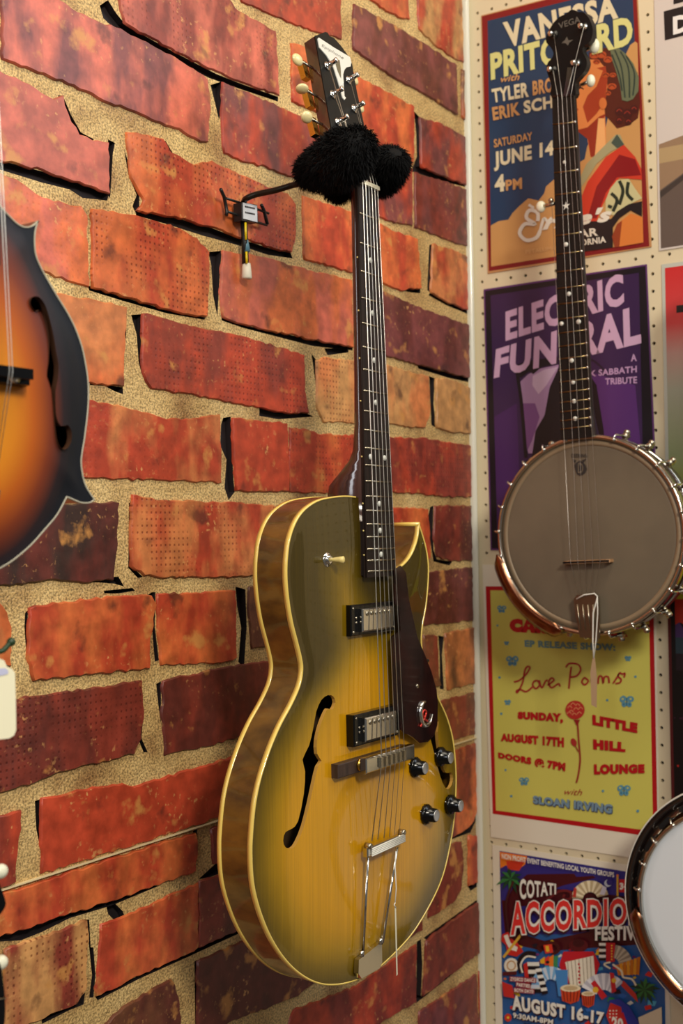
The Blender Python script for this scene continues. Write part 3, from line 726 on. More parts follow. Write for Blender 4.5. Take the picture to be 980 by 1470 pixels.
# hardware on the top: w is the height above the face plane
def quad_block(P, w0, w1, m, name, par, bev=0.0):
    A2 = [gp(x, y, w1) for x, y in P]; B2 = [p+Vector((0, w1-w0, 0)) for p in A2]; mb = MB(); mb.prism(A2, B2); return mb.build(name, m, par)
def rect_block(cx, cz, sx, sz, w0, w1, m, name, par, rot=0.0, bev=0.0012):
    mb = MB(GT); c, s = math.cos(rot), math.sin(rot)
    def ring(ix, w_): return [(cx+(a*(sx/2-ix))*c-(b*(sz/2-ix))*s, cz+(a*(sx/2-ix))*s+(b*(sz/2-ix))*c, w_) for a, b in ((-1, -1), (1, -1), (1, 1), (-1, 1))]
    R3 = [ring(0, w0), ring(0, w1-bev), ring(bev, w1)]; vs = sum(R3, [])
    mb.add(vs, [(i*4+k, i*4+(k+1) % 4, (i+1)*4+(k+1) % 4, (i+1)*4+k) for i in range(2) for k in range(4)]+[(8, 9, 10, 11)], False); return mb.build(name, m, par)
def pickup(L1, TLc, w_ring, lab):
    # L1: left ring edge px (top, bottom) at ring top height
    a = gp(L1[0], L1[1], w_ring); b = gp(L1[0]+0.3, L1[2], w_ring); hz = (a.z-b.z); cz = (a.z+b.z)/2
    cx = a.x+0.0445; root_ = rect_block(cx, cz, 0.089, hz, 0.0, w_ring, black_gloss, 'pickup_ring', guitar)
    cov = rect_block(cx, cz-0.0003, 0.062, hz-0.0085, w_ring-0.001, w_ring+0.006, chrome, 'pickup_cover', root_, bev=0.0016)
    for k in range(6):
        mb = MB(GT); mb.lathe((cx-0.0225+k*0.009, cz+hz*0.20, w_ring+0.0058), (0, 0, 1), [(0, .0026), (.0009, .0024), (.001, .0001)], 12); mb.build('pole_screw', nickel, root_)
    for dx in (-1, 1):
        for dz in (-1, 1):
            mb = MB(GT); mb.lathe((cx+dx*0.0405, cz+dz*hz*.38, w_ring-0.0002), (0, 0, 1), [(0, .0017), (.0009, .0014), (.001, .0001)], 10); mb.build('ring_screw', nickel, root_)
        for dz in (-1, 1):
            mb = MB(GT); mb.lathe((cx+dx*0.035, cz+dz*0.0025, w_ring-0.0002), (0, 0, 1), [(0, .0015), (.001, .0012), (.0011, .0001)], 10); mb.build('height_screw', nickel, root_)
    return cx, cz, hz
pickup((503.5, 869, 914), None, 0.0095, '')
pickup((508, 1027, 1073), None, 0.0135, '')
# bridge: ebony foot with a metal saddle frame
zb = gp(537, 1090, .01).z
fa, fb_ = gp(485, 1100, .012), gp(586, 1072, .012)
axb = 0.5*(fa.x+gp(588, 1075, .012).x); axb = gp(537, 1088, .012).x
brd = rect_block(fa.x+0.0675, zb-0.001, 0.135, 0.0145, 0.002, 0.0125, dark_wood, 'bridge_foot', guitar, 0.0, 0.001)
xb0 = gp(520, 1096, .018).x; xb1 = gp(587, 1080, .018).x
mb = MB(GT); mb.lathe((xb0+.004, zb, .0125), (0, 0, 1), [(0, .0072), (.0026, .0072), (.0028, .0034), (.008, .0034)], 18); mb.build('thumb_wheel', brass, brd)
mb = MB(GT); mb.lathe((xb1-.004, zb, .0125), (0, 0, 1), [(0, .0072), (.0026, .0072), (.0028, .0034), (.008, .0034)], 18); mb.build('thumb_wheel', brass, brd)
sad = rect_block((xb0+xb1)/2, zb, (xb1-xb0)*1.04, 0.0160, 0.0165, 0.0245, chrome, 'saddle_frame', brd)
# strings
mid_v = 1.0
sn_u = [-.80+.32*k for k in range(6)]
brx = [gp(x, y, .0235) for x, y in ((544.5,1087),(551,1086),(558,1085),(565,1084),(571,1083),(577.5,1082))]
x_l, x_r = brx[0].x, brx[-1].x
tlx = [gp(x, y, .017) for x, y in ((533.5,1207),(542,1205),(551,1203),(559,1201),(566,1199),(573,1197))]
for k in range(6):
    bp = Vector((x_l+(x_r-x_l)*k/5, -GOFF-.0262, zb)); tp = tlx[k]
    mb = MB(); mb.box(tuple(bp+Vector((0, .002, 0))), (0.0045, 0.006, 0.0105)); mb.build('saddle', nickel, brd)
    r_ = (.00062, .00056, .0005, .00042, .00036, .00032)[k]
    n0 = fb(sn_u[k], -0.002, 0.0032)
    hpos = [(320, 335), (362, 545), (400, 750), (560, 860), (520, 650), (478, 440)][k]
    h1 = hs(hpos[0]/5.158+410, hpos[1]/5.158+30, 0.010)
    mb = MB(); mb.tube([h1, n0, bp, tp], r_, 6); mb.build('string', steel_string, guitar)
# trapeze tailpiece
tl_, tr_ = gp(526, 1217, .014), gp(580, 1199, .014)
ze = (tl_.z+tr_.z)/2
tail = MB(); c0 = Vector(((tl_.x+tr_.x)/2, -GOFF-.013, gp(552, 1213, .013).z))
tb = rect_block(c0.x, c0.z, abs(tr_.x-tl_.x), 0.0095, 0.0095, 0.0155, chrome, 'tailpiece_bar', guitar)
for k in range(5):
    mb = MB(); z_ = c0.z-.0036+k*.0018; mb.tube([Vector((tl_.x+.006, -GOFF-.0168, z_-0.0005)), Vector((tr_.x-.003, -GOFF-.0168, z_+0.0005))], .0010, 6)
    mb.build('string_winding', mat('white_winding', (225, 222, 210), 0.4), tb)
for x, sx in ((tl_.x+.004, 0), (tr_.x-.004, 1)):
    mb = MB(GT); mb.lathe((x, c0.z+.0065, .010), (0, 0, 1), [(0, .0034), (.007, .0034), (.0078, .0024), (.0079, .0001)], 14); mb.build('tailpiece_screw', nickel, tb)
bs = [gp(x, y, .008) for x, y in ((515, 1378), (548, 1352), (548.5, 1381.5), (545, 1390), (519, 1405), (514.5, 1398))]
mb = MB(GT)
for (x0, y0), (x1, y1) in (((527.8, 1228), (520.4, 1370)), ((569.8, 1216), (548.5, 1353))):
    a = gp(x0, y0, .012); b = gp(x1, y1, .008)
    m2 = MB(); m2.tube([a, b], .0018, 10); m2.build('tailpiece_rod', chrome, guitar)
bp_ = MB(); bp_.prism(bs, [p+Vector((0, .006, 0)) for p in bs]); o = bp_.build('tailpiece_plate', chrome, guitar)
m2 = MB(); q_ = gp(519, 1373, .009); m2.tube([q_, q_+Vector((0, 0, .006))], .0026, 10); q_ = gp(546, 1355, .009); m2.tube([q_, q_+Vector((0, 0, .006))], .0026, 10); m2.build('rod_hinge', chrome, guitar)
# tortoise pickguard on its bracket
PG = [(566,818),(575,812),(582.5,822),(587,861.6),(599,914.7),(611,943),(619,963.7),(626.5,990),(628.5,1010),(627.5,1041),(623,1056),(614,1065),(602,1066.5),(592,1058),(586,1054.5),(579,1052.5),(575,1048),(573,1020),(565,1019),(563,914),(575,905),(572,870),(567,868)]
P0 = [gp(x, y, .0145) for x, y in PG]
tort = mat('tortoiseshell', (24, 9, 9), 0.15, 0, 0.6, var=(45, (48, 16, 12), 0.7))
mb = MB(); mb.prism(P0, [p+Vector((0, .002, 0)) for p in P0]); guard = mb.build('pickguard', tort, guitar)
mb = MB(GT); q_ = gp(598.5, 985, .0145); mb.lathe((q_.x, q_.z, .0145), (0, 0, 1), [(0, .0028), (.001, .0024), (.0013, .0001)], 12); mb.build('guard_screw', nickel, guard)
mb = MB(); q_ = gp(611, 949, .012); mb.tube([q_-Vector((.018, 0, 0)), q_+Vector((.004, 0, 0)), q_+Vector((.0065, .004, 0)), q_+Vector((.0065, .02, 0))], .0022, 8); mb.build('guard_bracket', mat('bracket_black', (30, 24, 22), 0.3, 0.3), guard)
# metal letter emblem on the guard
EM = [(601.5,684),(592,686),(584,706),(581,740),(583,775),(590,805),(603,822),(622,826),(640,812),(650,785),(654,755)]
E1 = catmull([tuple(gp((x-0)/4.08+460, y/4.08+840, .0155)) for x, y in [(612,682),(598,690),(586,718),(583,760),(592,800),(612,822),(634,812),(648,786),(654,756)]], 4, False)
mb = MB(); mb.tube(E1, [.0008+.0022*math.sin(PI*min(1, i/(len(E1)-1)+.08)) for i in range(len(E1))], 8)
E2 = catmull([tuple(gp(x/4.08+460, y/4.08+840, .0158)) for x, y in [(584,830),(598,800),(612,770),(618,742),(606,732),(596,756),(612,786),(626,796)]], 4, False)
mb.build('emblem', chrome, guard); mb = MB(); mb.tube(E2, .0013, 8); mb.build('emblem', mat('red_reflect_chrome', (200, 60, 50), 0.25, 0.6), guard)  # silver letter stroke coloured red to paint in its reflection
# pickup selector
q_ = gp(469, 803.5, .002)
mb = MB(GT); mb.lathe((q_.x, q_.z, 0.001), (0, 0, 1), [(0, .0078), (.002, .0078), (.0026, .0066), (.0027, .005), (.0055, .0048), (.006, .004), (.006, .003)], 20); sw = mb.build('switch_washer', chrome, guitar)
tp = gp(494, 803.5, .022); b0 = Vector((q_.x, -GOFF-.006, q_.z))
mb = MB(); mb.tube([b0, b0.lerp(tp, .25), b0.lerp(tp, .7), b0.lerp(tp, .95), tp], [.0019, .0022, .0034, .0038, .0020], 12); mb.build('switch_tip', cream, sw)
# four control knobs
for (x0, y0), (x1, y1) in (((599, 1102), (611, 1103)), ((635.5, 1087), (647.5, 1088)), ((614.5, 1169), (627, 1171)), ((650, 1156), (662, 1157))):
    b = gp(x0, y0, .003); t_ = gp(x1, y1, .019); b = Vector((t_.x, -GOFF-.002, t_.z))
    mb = MB(GT); mb.lathe((b.x, b.z, 0.002), (0, 0, 1), [(0, .0112), (.0042, .0112), (.0062, .0096), (.007, .0078), (.0155, .0074), (.0165, .0066)], 28, wob=lambda k: 0.0 if k % 2 else 0.07)
    kb = mb.build('control_knob', black_gloss, guitar)
    mb = MB(GT); mb.lathe((b.x, b.z, .0178), (0, 0, 1), [(0, .0067), (.0010, .0066), (.0012, .0060), (.0012, .0001)], 24); mb.build('knob_cap', mat('brushed_cap', (205, 205, 205), 0.35, 0.9), kb)
    mb = MB(GT); mb.tube([(b.x-.0095, b.z+.004, .004), (b.x-.0135, b.z+.006, .0045)], .0009, 6); mb.build('knob_pointer', chrome, kb)
# white thread and folded paper tag hanging from the tailpiece
a = gp(568, 1222, .018)
th = [a, gp(567, 1245, .018), gp(568.5, 1275, .018), gp(567, 1296, .018)]
tg = MB(); tg.tube(th, .0006, 6); tg.tube([th[-1], gp(565.5, 1299, .018), gp(568, 1303, .018)], .0007, 6)
pt = thing('price_tag', gp(568, 1220, .018), 'thin white paper tag on a thread hanging from the gold guitar tailpiece', 'tag')
tg.build('thread', mat('white_thread', (232, 230, 220), 0.7), pt)
mb = MB(); P4 = [gp(566.6, 1303, .018), gp(568.4, 1303, .018), gp(570.6, 1399, .016), gp(569.2, 1401, .016)]
mb.prism(P4, [p+Vector((.0002, .0006, 0)) for p in P4]); mb.build('tag_paper', mat('tag_white', (232, 226, 200), 0.6), pt)

# ------------------------------------------------------------------ wall hanger with fur sleeves
hk = onl(370, 300, .012)
hang = thing('guitar_hanger', onl(370, 300, 0), 'black wire wall hook with two black fur sleeves holding the gold guitar neck', 'hook')
def wl(px, py, off): return onl(px, py, off)
mb = MB()
g0 = lambda x, y, o=.012: onl(290+x/5.765, 240+y/5.765, o)
mb.tube([g0(200, 258), g0(330, 300), g0(460, 350), g0(550, 382)], .0016, 8); mb.tube([g0(205, 365), g0(320, 408), g0(450, 455), g0(535, 480)], .0016, 8)
mb.tube([g0(155, 185, .02), g0(182, 245), g0(205, 370), g0(200, 400)], .0022, 8); mb.tube([g0(492, 315, .02), g0(510, 352), g0(522, 400), g0(540, 475)], .0022, 8)
mb.build('wire_rack', black_paint, hang)
mb = MB(); Pq = [g0(322, 290, .02), g0(456, 312, .02), g0(462, 462, .02), g0(328, 440, .02)]; mb.prism(Pq, [p+Vector((0, .012, 0)) for p in Pq]); blk = mb.build('bracket_block', black_paint, hang)
mb = MB(); Pq = [g0(341, 292, .0212), g0(454, 318, .0212), g0(458, 455, .0212), g0(343, 425, .0212)]; mb.prism(Pq, [p+Vector((0, .001, 0)) for p in Pq]); lb = mb.build('white_label', mat('label_white', (214, 218, 224), 0.4), blk)
mb = MB(); put_text(mb, 'Hanger', g0(355, 312, .0216), g0(440, 332, .0216), g0(440, 350, .0216), g0(355, 330, .0216), 0.05) if False else None
for (ya, yb) in ((318, 334), (366, 382)):
    for j in range(6):
        xx = 356+j*14; q1 = [g0(xx, ya+j*3, .0216), g0(xx+11, ya+2.5+j*3, .0216), g0(xx+11, yb+j*3, .0216), g0(xx, yb-2.5+j*3, .0216)]; mb.prism(q1, [p+Vector((0, .0002, 0)) for p in q1])
mb.build('label_print', mat('print_black', (24, 24, 26), 0.5), blk)
# the arm comes out of the block and runs forward to the yoke
yk = Vector((fb(0, -0.02).x-.004, -GOFF+.042, fb(0, -.02).z+.004))
A0 = g0(345, 440, .014); A1 = g0(345, 300, .016)
arm_end = onl(440, 262, .095)
mb = MB(); mb.tube(catmull([tuple(g0(345, 455, .014)), tuple(g0(345, 340, .014)), tuple(g0(347, 280, .016)), tuple(g0(372, 255, .026)), tuple(onl(368, 279, .036)), tuple(onl(396, 273, .06)), tuple(onl(430, 264, .088)), tuple(Vector((yk.x, -GOFF+.06, yk.z-.004)))], 4, False), .0036, 12)
mb.build('hook_arm', mat('hook_steel', (44, 38, 30), 0.3, 0.6), hang)
mb = MB(); mb.tube([g0(345, 450, .014), g0(352, 600, .014), g0(358, 800, .014)], .0042, 10); mb.build('tail_rod', black_paint, hang)
mb = MB(); mb.tube([g0(358, 460, .0185), g0(362, 600, .0185)], .0015, 6); mb.tube([g0(366, 700, .0185), g0(369, 795, .0185)], .0015, 6); mb.build('yellow_stripe', mat('stripe_yellow', (226, 196, 20), 0.35), hang)
mb = MB(); mb.tube([g0(360, 592, .015), g0(366, 700, .015)], [.0028, .0050], 10); mb.build('blue_tape', mat('tape_blue', (90, 132, 150), 0.5), hang)
mb = MB(); mb.tube([g0(366, 798, .014), g0(368, 860, .014), g0(369, 915, .014), g0(369, 926, .014)], [.0050, .0058, .0064, .0052], 14); mb.build('rubber_tip', mat('tip_white', (230, 222, 200), 0.5), hang)
fur = mat('black_fur', (6, 6, 7), 0.8, spec=0.2)
rf = random.Random(5)
def fur_lobe(path, radii, cnt, name='fur_sleeve'):
    m_ = MB(); P = [Vector(p) for p in path]; dense = [Vector(p) for p in catmull([tuple(p) for p in P], 6, False)]
    Rr = [radii[min(int(i/6), len(radii)-1)]*(1-(i % 6)/6)+radii[min(int(i/6)+1, len(radii)-1)]*((i % 6)/6) for i in range(len(dense))]
    m_.tube(dense, Rr, 20); base = list(m_.v); seg = 20; nring = len(dense)
    hv = []; hf = []
    for _ in range(cnt):
        i = rf.uniform(0, nring-1.001); k = int(i); f = i-k; ang = rf.uniform(0, seg); a_ = int(ang) % seg; b_ = (a_+1) % seg; g = ang-int(ang)
        p = base[k*seg+a_].lerp(base[k*seg+b_], g).lerp(base[(k+1)*seg+a_].lerp(base[(k+1)*seg+b_], g), f)
        cen = dense[k].lerp(dense[k+1], f); nrm = (p-cen)
        if k == 0: nrm -= (dense[1]-dense[0])*rf.random()*3
        if k >= nring-2: nrm += (dense[-1]-dense[-2])*rf.random()*3
        nrm.normalize(); nrm = (nrm+Vector((rf.uniform(-.6, .6), rf.uniform(-.6, .6), rf.uniform(-.75, .35)))).normalized()
        t = nrm.cross(Vector((rf.uniform(-1, 1), rf.uniform(-1, 1), rf.uniform(-1, 1)))).normalized()*0.0005; ln = rf.uniform(.005, .0105)
        mid = p+nrm*ln*.6; tip = p+nrm*ln+Vector((0, 0, -.0022))
        o_ = len(hv); hv += [p-t-nrm*.001, p+t-nrm*.001, mid+t*.7, mid-t*.7, tip]; hf += [(o_, o_+1, o_+2, o_+3), (o_+3, o_+2, o_+4)]
    m_.add(hv, hf, True); return m_.build(name, fur, hang)
# left sleeve lies across the neck in front, right one behind the treble side
L1 = [onl(442, 247, .115), onl(462, 240, .15), onl(486, 230, .20), onl(508, 214, .225), onl(522, 200, .23)]
fur_lobe(L1, [.014, .021, .027, .024, .010], 9000)
L2 = [onl(478, 260, .15), onl(495, 268, .155), onl(504, 279, .16)]
fur_lobe(L2, [.016, .015, .007], 3500)
L3 = [onl(542, 262, .172), onl(553, 247, .19), onl(563, 230, .21), onl(568, 218, .218)]
fur_lobe(L3, [.014, .019, .017, .008], 6500)
# ------------------------------------------------------------------ banjos
copper_chrome = mat('warm_chrome', (196, 184, 168), 0.18, 1.0); arm_metal = mat('brick_tint_chrome', (150, 104, 76), 0.22, 1.0)  # armrest is chrome, its brown tint paints in the reflected brick
rim_wood = mat('banjo_rim', (74, 44, 28), 0.3, 0, 0.6)
def ring_mesh(mb, prof, seg=96, a0=0.0, a1=2*PI):           # prof: closed loop of (radius, n); revolved in the pot frame
    full = abs(a1-a0-2*PI) < 1e-6; m = seg if full else seg+1; vs = []; k_ = len(prof)
    for i in range(m):
        a = a0+(a1-a0)*i/seg
        vs += [(r*math.cos(a), r*math.sin(a), n) for r, n in prof]
    fs = []
    for i in range(seg):
        j = (i+1) % m
        for q in range(k_): fs.append((i*k_+q, i*k_+(q+1) % k_, j*k_+(q+1) % k_, j*k_+q))
    if not full: fs += [tuple(range(k_)), tuple((m-1)*k_+q for q in range(k_))[::-1]]
    mb.add(vs, fs); return mb
def banjo_pot(root, C, tilt, R, head_m, arm0, arm1, resonator):
    ct, st = math.cos(tilt), math.sin(tilt)
    T = lambda p: C+Vector((-p[2], -(p[0]*ct-p[1]*st), p[0]*st+p[1]*ct))
    mb = MB(T); vs = [(0, 0, 0)]; fs = []; sg = 96
    for r in (R*.5, R*.9, R*.985, R+.001):
        for k in range(sg): a = 2*PI*k/sg; vs.append((r*math.cos(a), r*math.sin(a), 0.0 if r < R else -.004))
    fs = [(0, 1+k, 1+(k+1) % sg) for k in range(sg)]+[(1+i*sg+k, 1+(i+1)*sg+k, 1+(i+1)*sg+(k+1) % sg, 1+i*sg+(k+1) % sg) for i in range(3) for k in range(sg)]
    mb.add(vs, fs); head_ = mb.build('drum_head', head_m, root)
    if not resonator:
        mb = MB(T); ring_mesh(mb, [(R*.925, .0002), (R*.925, .0004), (R*.975, .0004), (R*.975, .0002)]); mb.build('head_crown', mat('crown_tan', (138, 118, 92), 0.5), head_)
    mb = MB(T); ring_mesh(mb, [(R*.99, -.001), (R*.99, .0035), (R+.0015, .0055), (R+.0045, .0045), (R+.0055, .001), (R+.0055, -.009), (R+.0015, -.009), (R+.001, -.003)]); mb.build('tension_hoop', copper_chrome if not resonator else chrome, root)
    mb = MB(T); ring_mesh(mb, [(R-.012, -.005), (R, -.005), (R, -.066), (R-.012, -.066)]); mb.build('pot_rim', rim_wood, root)
    mb = MB(T); ring_mesh(mb, [(R, -.030), (R+.0045, -.030), (R+.0045, -.038), (R, -.038)]); mb.build('bracket_band', chrome, root)
    H = 24
    for k in range(H):
        a = 2*PI*(k+.5)/H+tilt; cu, su = math.cos(a), math.sin(a)
        if abs(a % (2*PI)-PI/2) < .1: continue
        P = lambda r, n: (r*cu, r*su, n)
        mb = MB(T); mb.tube([P(R+.001, .0050), P(R+.006, .0068), P(R+.0095, .003), P(R+.0095, -.030)], .0017, 6); hk_ = mb.build('hook', chrome, root)
        mb = MB(T); mb.ball(P(R+.002, .0058), .0030, 8, 6); mb.build('hook_end', chrome, hk_)
        mb = MB(T); mb.lathe(P(R+.0095, -.028), (0, 0, -1), [(0, .0028), (.001, .0046), (.008, .0046), (.009, .0036), (.016, .0034), (.017, .0015)], 8); mb.build('nut', nickel, hk_)
        if not resonator:
            mb = MB(T); mb.lathe(P(R+.002, -.034), (cu, su, 0), [(0, .0050), (.004, .0036), (.008, .0036), (.013, .0052), (.016, .0042), (.017, .001)], 8); mb.build('shoe', nickel, hk_)
    # armrest curving over the lower bass side
    mb = MB(T); sg = 28; prof = [(R-.003, .0125), (R+.006, .0120), (R+.014, .0075), (R+.021, -.002), (R+.0200, -.003), (R+.013, .0062), (R+.006, .0105), (R-.003, .0112)]
    vs = []; k_ = len(prof)
    for i in range(sg+1):
        a = arm0+(arm1-arm0)*i/sg; e = min(1, min(i, sg-i)/3+.25)
        vs += [((R+.006+(r-R-.006)*e)*math.cos(a), (R+.006+(r-R-.006)*e)*math.sin(a), n) for r, n in prof]
    fs = [(i*k_+q, i*k_+(q+1) % k_, (i+1)*k_+(q+1) % k_, (i+1)*k_+q) for i in range(sg) for q in range(k_)]+[tuple(range(k_)), tuple(sg*k_+q for q in range(k_))[::-1]]
    mb.add(vs, fs); mb.build('armrest', arm_metal, root)
    return T, head_
def head_mat(name, rgb, rough, lo):
    return mat(name, rgb, rough, var=(7, lo, 0.8), bump=(400, 0.05))
BOFF = 0.125
Cb = onr(844.5, 768, BOFF); Rb = (onr(718, 770, BOFF)-onr(971, 770, BOFF)).length/2*1.03
nutp = onr(808, 140, BOFF); tilt1 = math.atan2(-(nutp.y-Cb.y)*-1, nutp.z-Cb.z)
tilt1 = math.atan2((nutp.y-Cb.y), (nutp.z-Cb.z))         # lean of the neck to the left
banjo = thing('open_back_banjo', (-BOFF, Cb.y, Cb.z-Rb-.02), 'open back banjo with smoky grey head hanging over the posters', 'banjo')
TB, bh = banjo_pot(banjo, Cb, tilt1, Rb, head_mat('smoky_head', (112, 100, 82), 0.42, (94, 84, 70)), math.radians(191)-tilt1, math.radians(254)-tilt1, False)
# printed crest on the head
mb = MB(); C8 = lambda x, y, w_=.0008: onr(680+x/3.267, 600+y/3.267, BOFF+w_)
put_text(mb, 'DEERING', C8(457, 168), C8(531, 168), C8(531, 186), C8(457, 186), .02)
A2 = [C8(*p) for p in ((459, 192), (474, 212), (480, 198))]; mb.add(A2, [(0, 1, 2)])
A2 = [C8(*p) for p in ((530, 190), (512, 212), (506, 198))]; mb.add(A2, [(0, 1, 2)])
cr = [(470,222),(482,208),(497,199),(512,208),(524,222),(530,240),(522,258),(508,268),(494,270),(484,264),(476,246)]
A2 = [C8(*p) for p in cr]; mb.add(A2, [tuple(range(len(A2)))])
mb.mi = 1; put_text(mb, 'D', C8(488, 212, .0012), C8(512, 212, .0012), C8(512, 258, .0012), C8(488, 258, .0012), .0)
mb.build('head_print', [mat('print_grey', (44, 40, 38), 0.5), mat('print_tan', (112, 100, 82), 0.5)], bh)
# neck traced down the bass and treble edges of the fretboard
nL, nR = onr(792, 141, BOFF+.012), onr(823.5, 138, BOFF+.012)
eL, eR = onr(804.5, 632, BOFF+.012), onr(849, 627, BOFF+.012)
def bf(u, v, w_=0.0): return nL.lerp(eL, v).lerp(nR.lerp(eR, v), (u+1)/2)+Vector((-w_, 0, 0))
bup = (bf(0, 0)-bf(0, 1)); BL = bup.length; bup.normalize()
mb = MB(); rings = []
for v, d in ((-.01, .014), (.2, .016), (.5, .017), (.8, .020), (.92, .026), (1.0, .050)):
    l_, r_ = bf(-1, v, -.005), bf(1, v, -.005); c_ = (l_+r_)/2; hw = (r_-l_)/2
    rings.append([c_-hw*math.cos(PI*k/10)+Vector((d*math.sin(PI*k/10)**.7, 0, 0)) for k in range(11)])
vs = [p for r in rings for p in r]; q = 11
fs = [(i*q+k, i*q+k+1, (i+1)*q+k+1, (i+1)*q+k) for i in range(len(rings)-1) for k in range(q-1)]+[(i*q+q-1, i*q, (i+1)*q, (i+1)*q+q-1) for i in range(len(rings)-1)]+[tuple(range(q)), tuple(range((len(rings)-1)*q, len(rings)*q))[::-1]]
mb.add(vs, fs); mb.build('neck', mat('dark_maple', (26, 16, 12), 0.4, 0, 0.1), banjo)
mb = MB(); A2 = [bf(-1, 0), bf(1, 0), bf(1, 1), bf(-1, 1)]; mb.prism(A2, [p+Vector((.005, 0, 0)) for p in A2]); bboard = mb.build('fretboard', mat('ebony', (18, 14, 12), 0.5, spec=0.25, var=((300, 300, 20), (34, 25, 20), 0.7)), banjo)
Lb = BL/(1-2**(-22.4/12))
for k in range(1, 23):
    v = (1-2**(-k/12))*Lb/BL
    if v > .99: break
    mb = MB(); mb.tube([bf(-.97, v, .0003), bf(.97, v, .0003)], .0010, 6); fr = mb.build('fret', mat('fret_brass', (150, 128, 88), 0.3, 1.0), bboard)
    mb = MB(); mb.ball(bf(.97, v, .0010), .0022, 8, 6); mb.build('fret_end', chrome, fr)
for x, y, r in ((810,233,.0022),(812.5,351,.0032),(816.7,422,.0032),(806,464.7,.003),(830.5,462,.0034),(820.6,517.6,.0032),(822.6,548.6,.0032),(824,576,.0032),(825.5,601,.0032)):
    mb = MB(); mb.lathe(onr(x, y, BOFF+.0118), (-1, 0, 0), [(0, r), (.0012, r), (.0013, .0001)], 12); mb.build('inlay_dot', pearl, bboard)
sc_ = onr(812, 295.5, BOFF+.0125); mb = MB()
A2 = [sc_+Vector((0, (.0062 if k % 2 == 0 else .0022)*math.cos(k*PI/5+PI/2), (.0062 if k % 2 == 0 else .0022)*math.sin(k*PI/5+PI/2))) for k in range(10)]
mb.prism(A2, [p+Vector((.001, 0, 0)) for p in A2]); mb.build('star_inlay', pearl, bboard)
mb = MB(); A2 = [bf(-1, -.008, .0015), bf(1, -.008, .0015), bf(1, 0, .0015), bf(-1, 0, .0015)]; mb.prism(A2, [p+Vector((.006, 0, 0)) for p in A2]); mb.build('nut', black_gloss, banjo)
# peghead, tipped slightly back
ph = [(820.4,13.6),(829,17),(838,18),(846,28),(850.5,42),(849,55),(844,62),(837,67),(836,74),(841,84),(842,93),(838,103),(830,112),(825,120),(823.5,140),(792,141),(791,122),(787,110),(784,99),(786,90),(792,83),(794,76),(790,68),(784,61),(783.5,53),(788,43),(794,33),(803,24),(812,20)]
pn = Vector((-math.cos(.2), 0, -math.sin(.2))).normalized(); pp0 = bf(0, -.004, -.001)
def hp_(px, py, w_=0.0): return onplane(px, py, pp0+pn*w_, pn)
A2 = catmull([tuple(hp_(*p)) for p in ph], 3); A2 = [Vector(p) for p in A2]
mb = MB(); mb.prism(A2, [p-pn*.014 for p in A2]); peg = mb.build('peghead', mat('black_peghead', (10, 9, 9), 0.45, 0, 0.0, 0.25), banjo)
Z7 = lambda x, y, w_=.0006: hp_(770+x/7.345, y/7.345, w_)
mb = MB(); put_text(mb, 'VEGA', Z7(225, 245), Z7(455, 165), Z7(462, 235), Z7(235, 305), .02); mb.build('peghead_lettering', mat('faded_pearl', (96, 92, 84), 0.4), peg)
mb = MB(); A2 = [Z7(*p) for p in ((262,455),(300,420),(318,385),(335,425),(388,418),(345,448),(330,480),(305,455))]; mb.add(A2, [tuple(range(8))]); mb.build('peghead_inlay', mat('faded_pearl', (96, 92, 84), 0.4), peg)
mb = MB(); A2 = [Z7(*p) for p in ((330,712),(372,712),(378,760),(352,990),(270,1030),(292,990),(318,820))]; mb.prism(A2, [p+pn*.002 for p in A2]); mb.build('rod_cover', mat('rod_cover_black', (30, 30, 36), 0.15, 0.4, 1), peg)
for x, y in ((183,365),(497,285),(172,738),(422,670)):
    p = Z7(x, y, 0); mb = MB(); mb.lathe(p, pn, [(0, .0060), (.0015, .0060), (.003, .0042), (.012, .0036), (.014, .0038), (.015, .001)], 14); mb.build('peg_post', chrome, peg)
for x, y, s_ in ((608, 485, 1), (570, 852, .85)):
    e = hp_(770+x/7.345, y/7.345, -.026); mb = MB(); mb.ball(e, (.006, .0075*s_, .0105*s_), 14, 10); bt = mb.build('peg_button', mat('white_button', (232, 230, 205), 0.3), peg)
    mb = MB(); mb.tube([e+Vector((0, .018, -.003)), e], .003, 8); mb.build('button_shaft', nickel, bt)
e = onr(776, 297, BOFF-.004); mb = MB(); mb.ball(e, (.006, .0075, .0085), 14, 10); b5 = mb.build('peg_button', mat('white_button', (232, 230, 205), 0.3), banjo)
e2 = onr(790.5, 288, BOFF+.004); mb = MB(); mb.tube([e, onr(796, 292, BOFF+.002)], .003, 8); mb.ball(e2, .0042, 10, 8); mb.build('peg_collar', nickel, b5)
# bridge, tailpiece and strings
mb = MB(TB)
br = [(-.0345, .0), (-.0345, .012), (-.030, .0150), (.030, .0150), (.0345, .012), (.0345, 0), (.026, 0), (.024, .007), (.006, .007), (.004, 0), (-.004, 0), (-.006, .007), (-.024, .007), (-.026, 0)]
bz = (onr(839.5, 806, BOFF).z-Cb.z)
mb.prism([(x, bz-.0022, n) for x, n in br], [(x, bz+.0022, n*1.0) for x, n in br]); mb.build('bridge', mat('bridge_maple', (176, 132, 92), 0.5), banjo)
mb = MB(TB); mb.prism([(-.034, bz-.0014, .0148), (.034, bz-.0014, .0148), (.034, bz+.0014, .0148), (-.034, bz+.0014, .0148)], [(-.034, bz-.001, .0165), (.034, bz-.001, .0165), (.034, bz+.001, .0165), (-.034, bz+.001, .0165)]); mb.build('bridge_cap', mat('ebony', (28, 20, 17), 0.4), banjo)
A2 = [onr(x, y, BOFF+.014) for x, y in ((823,860),(828,854),(853,851),(858.5,856),(860,885),(860,917),(832,915),(826,885))]
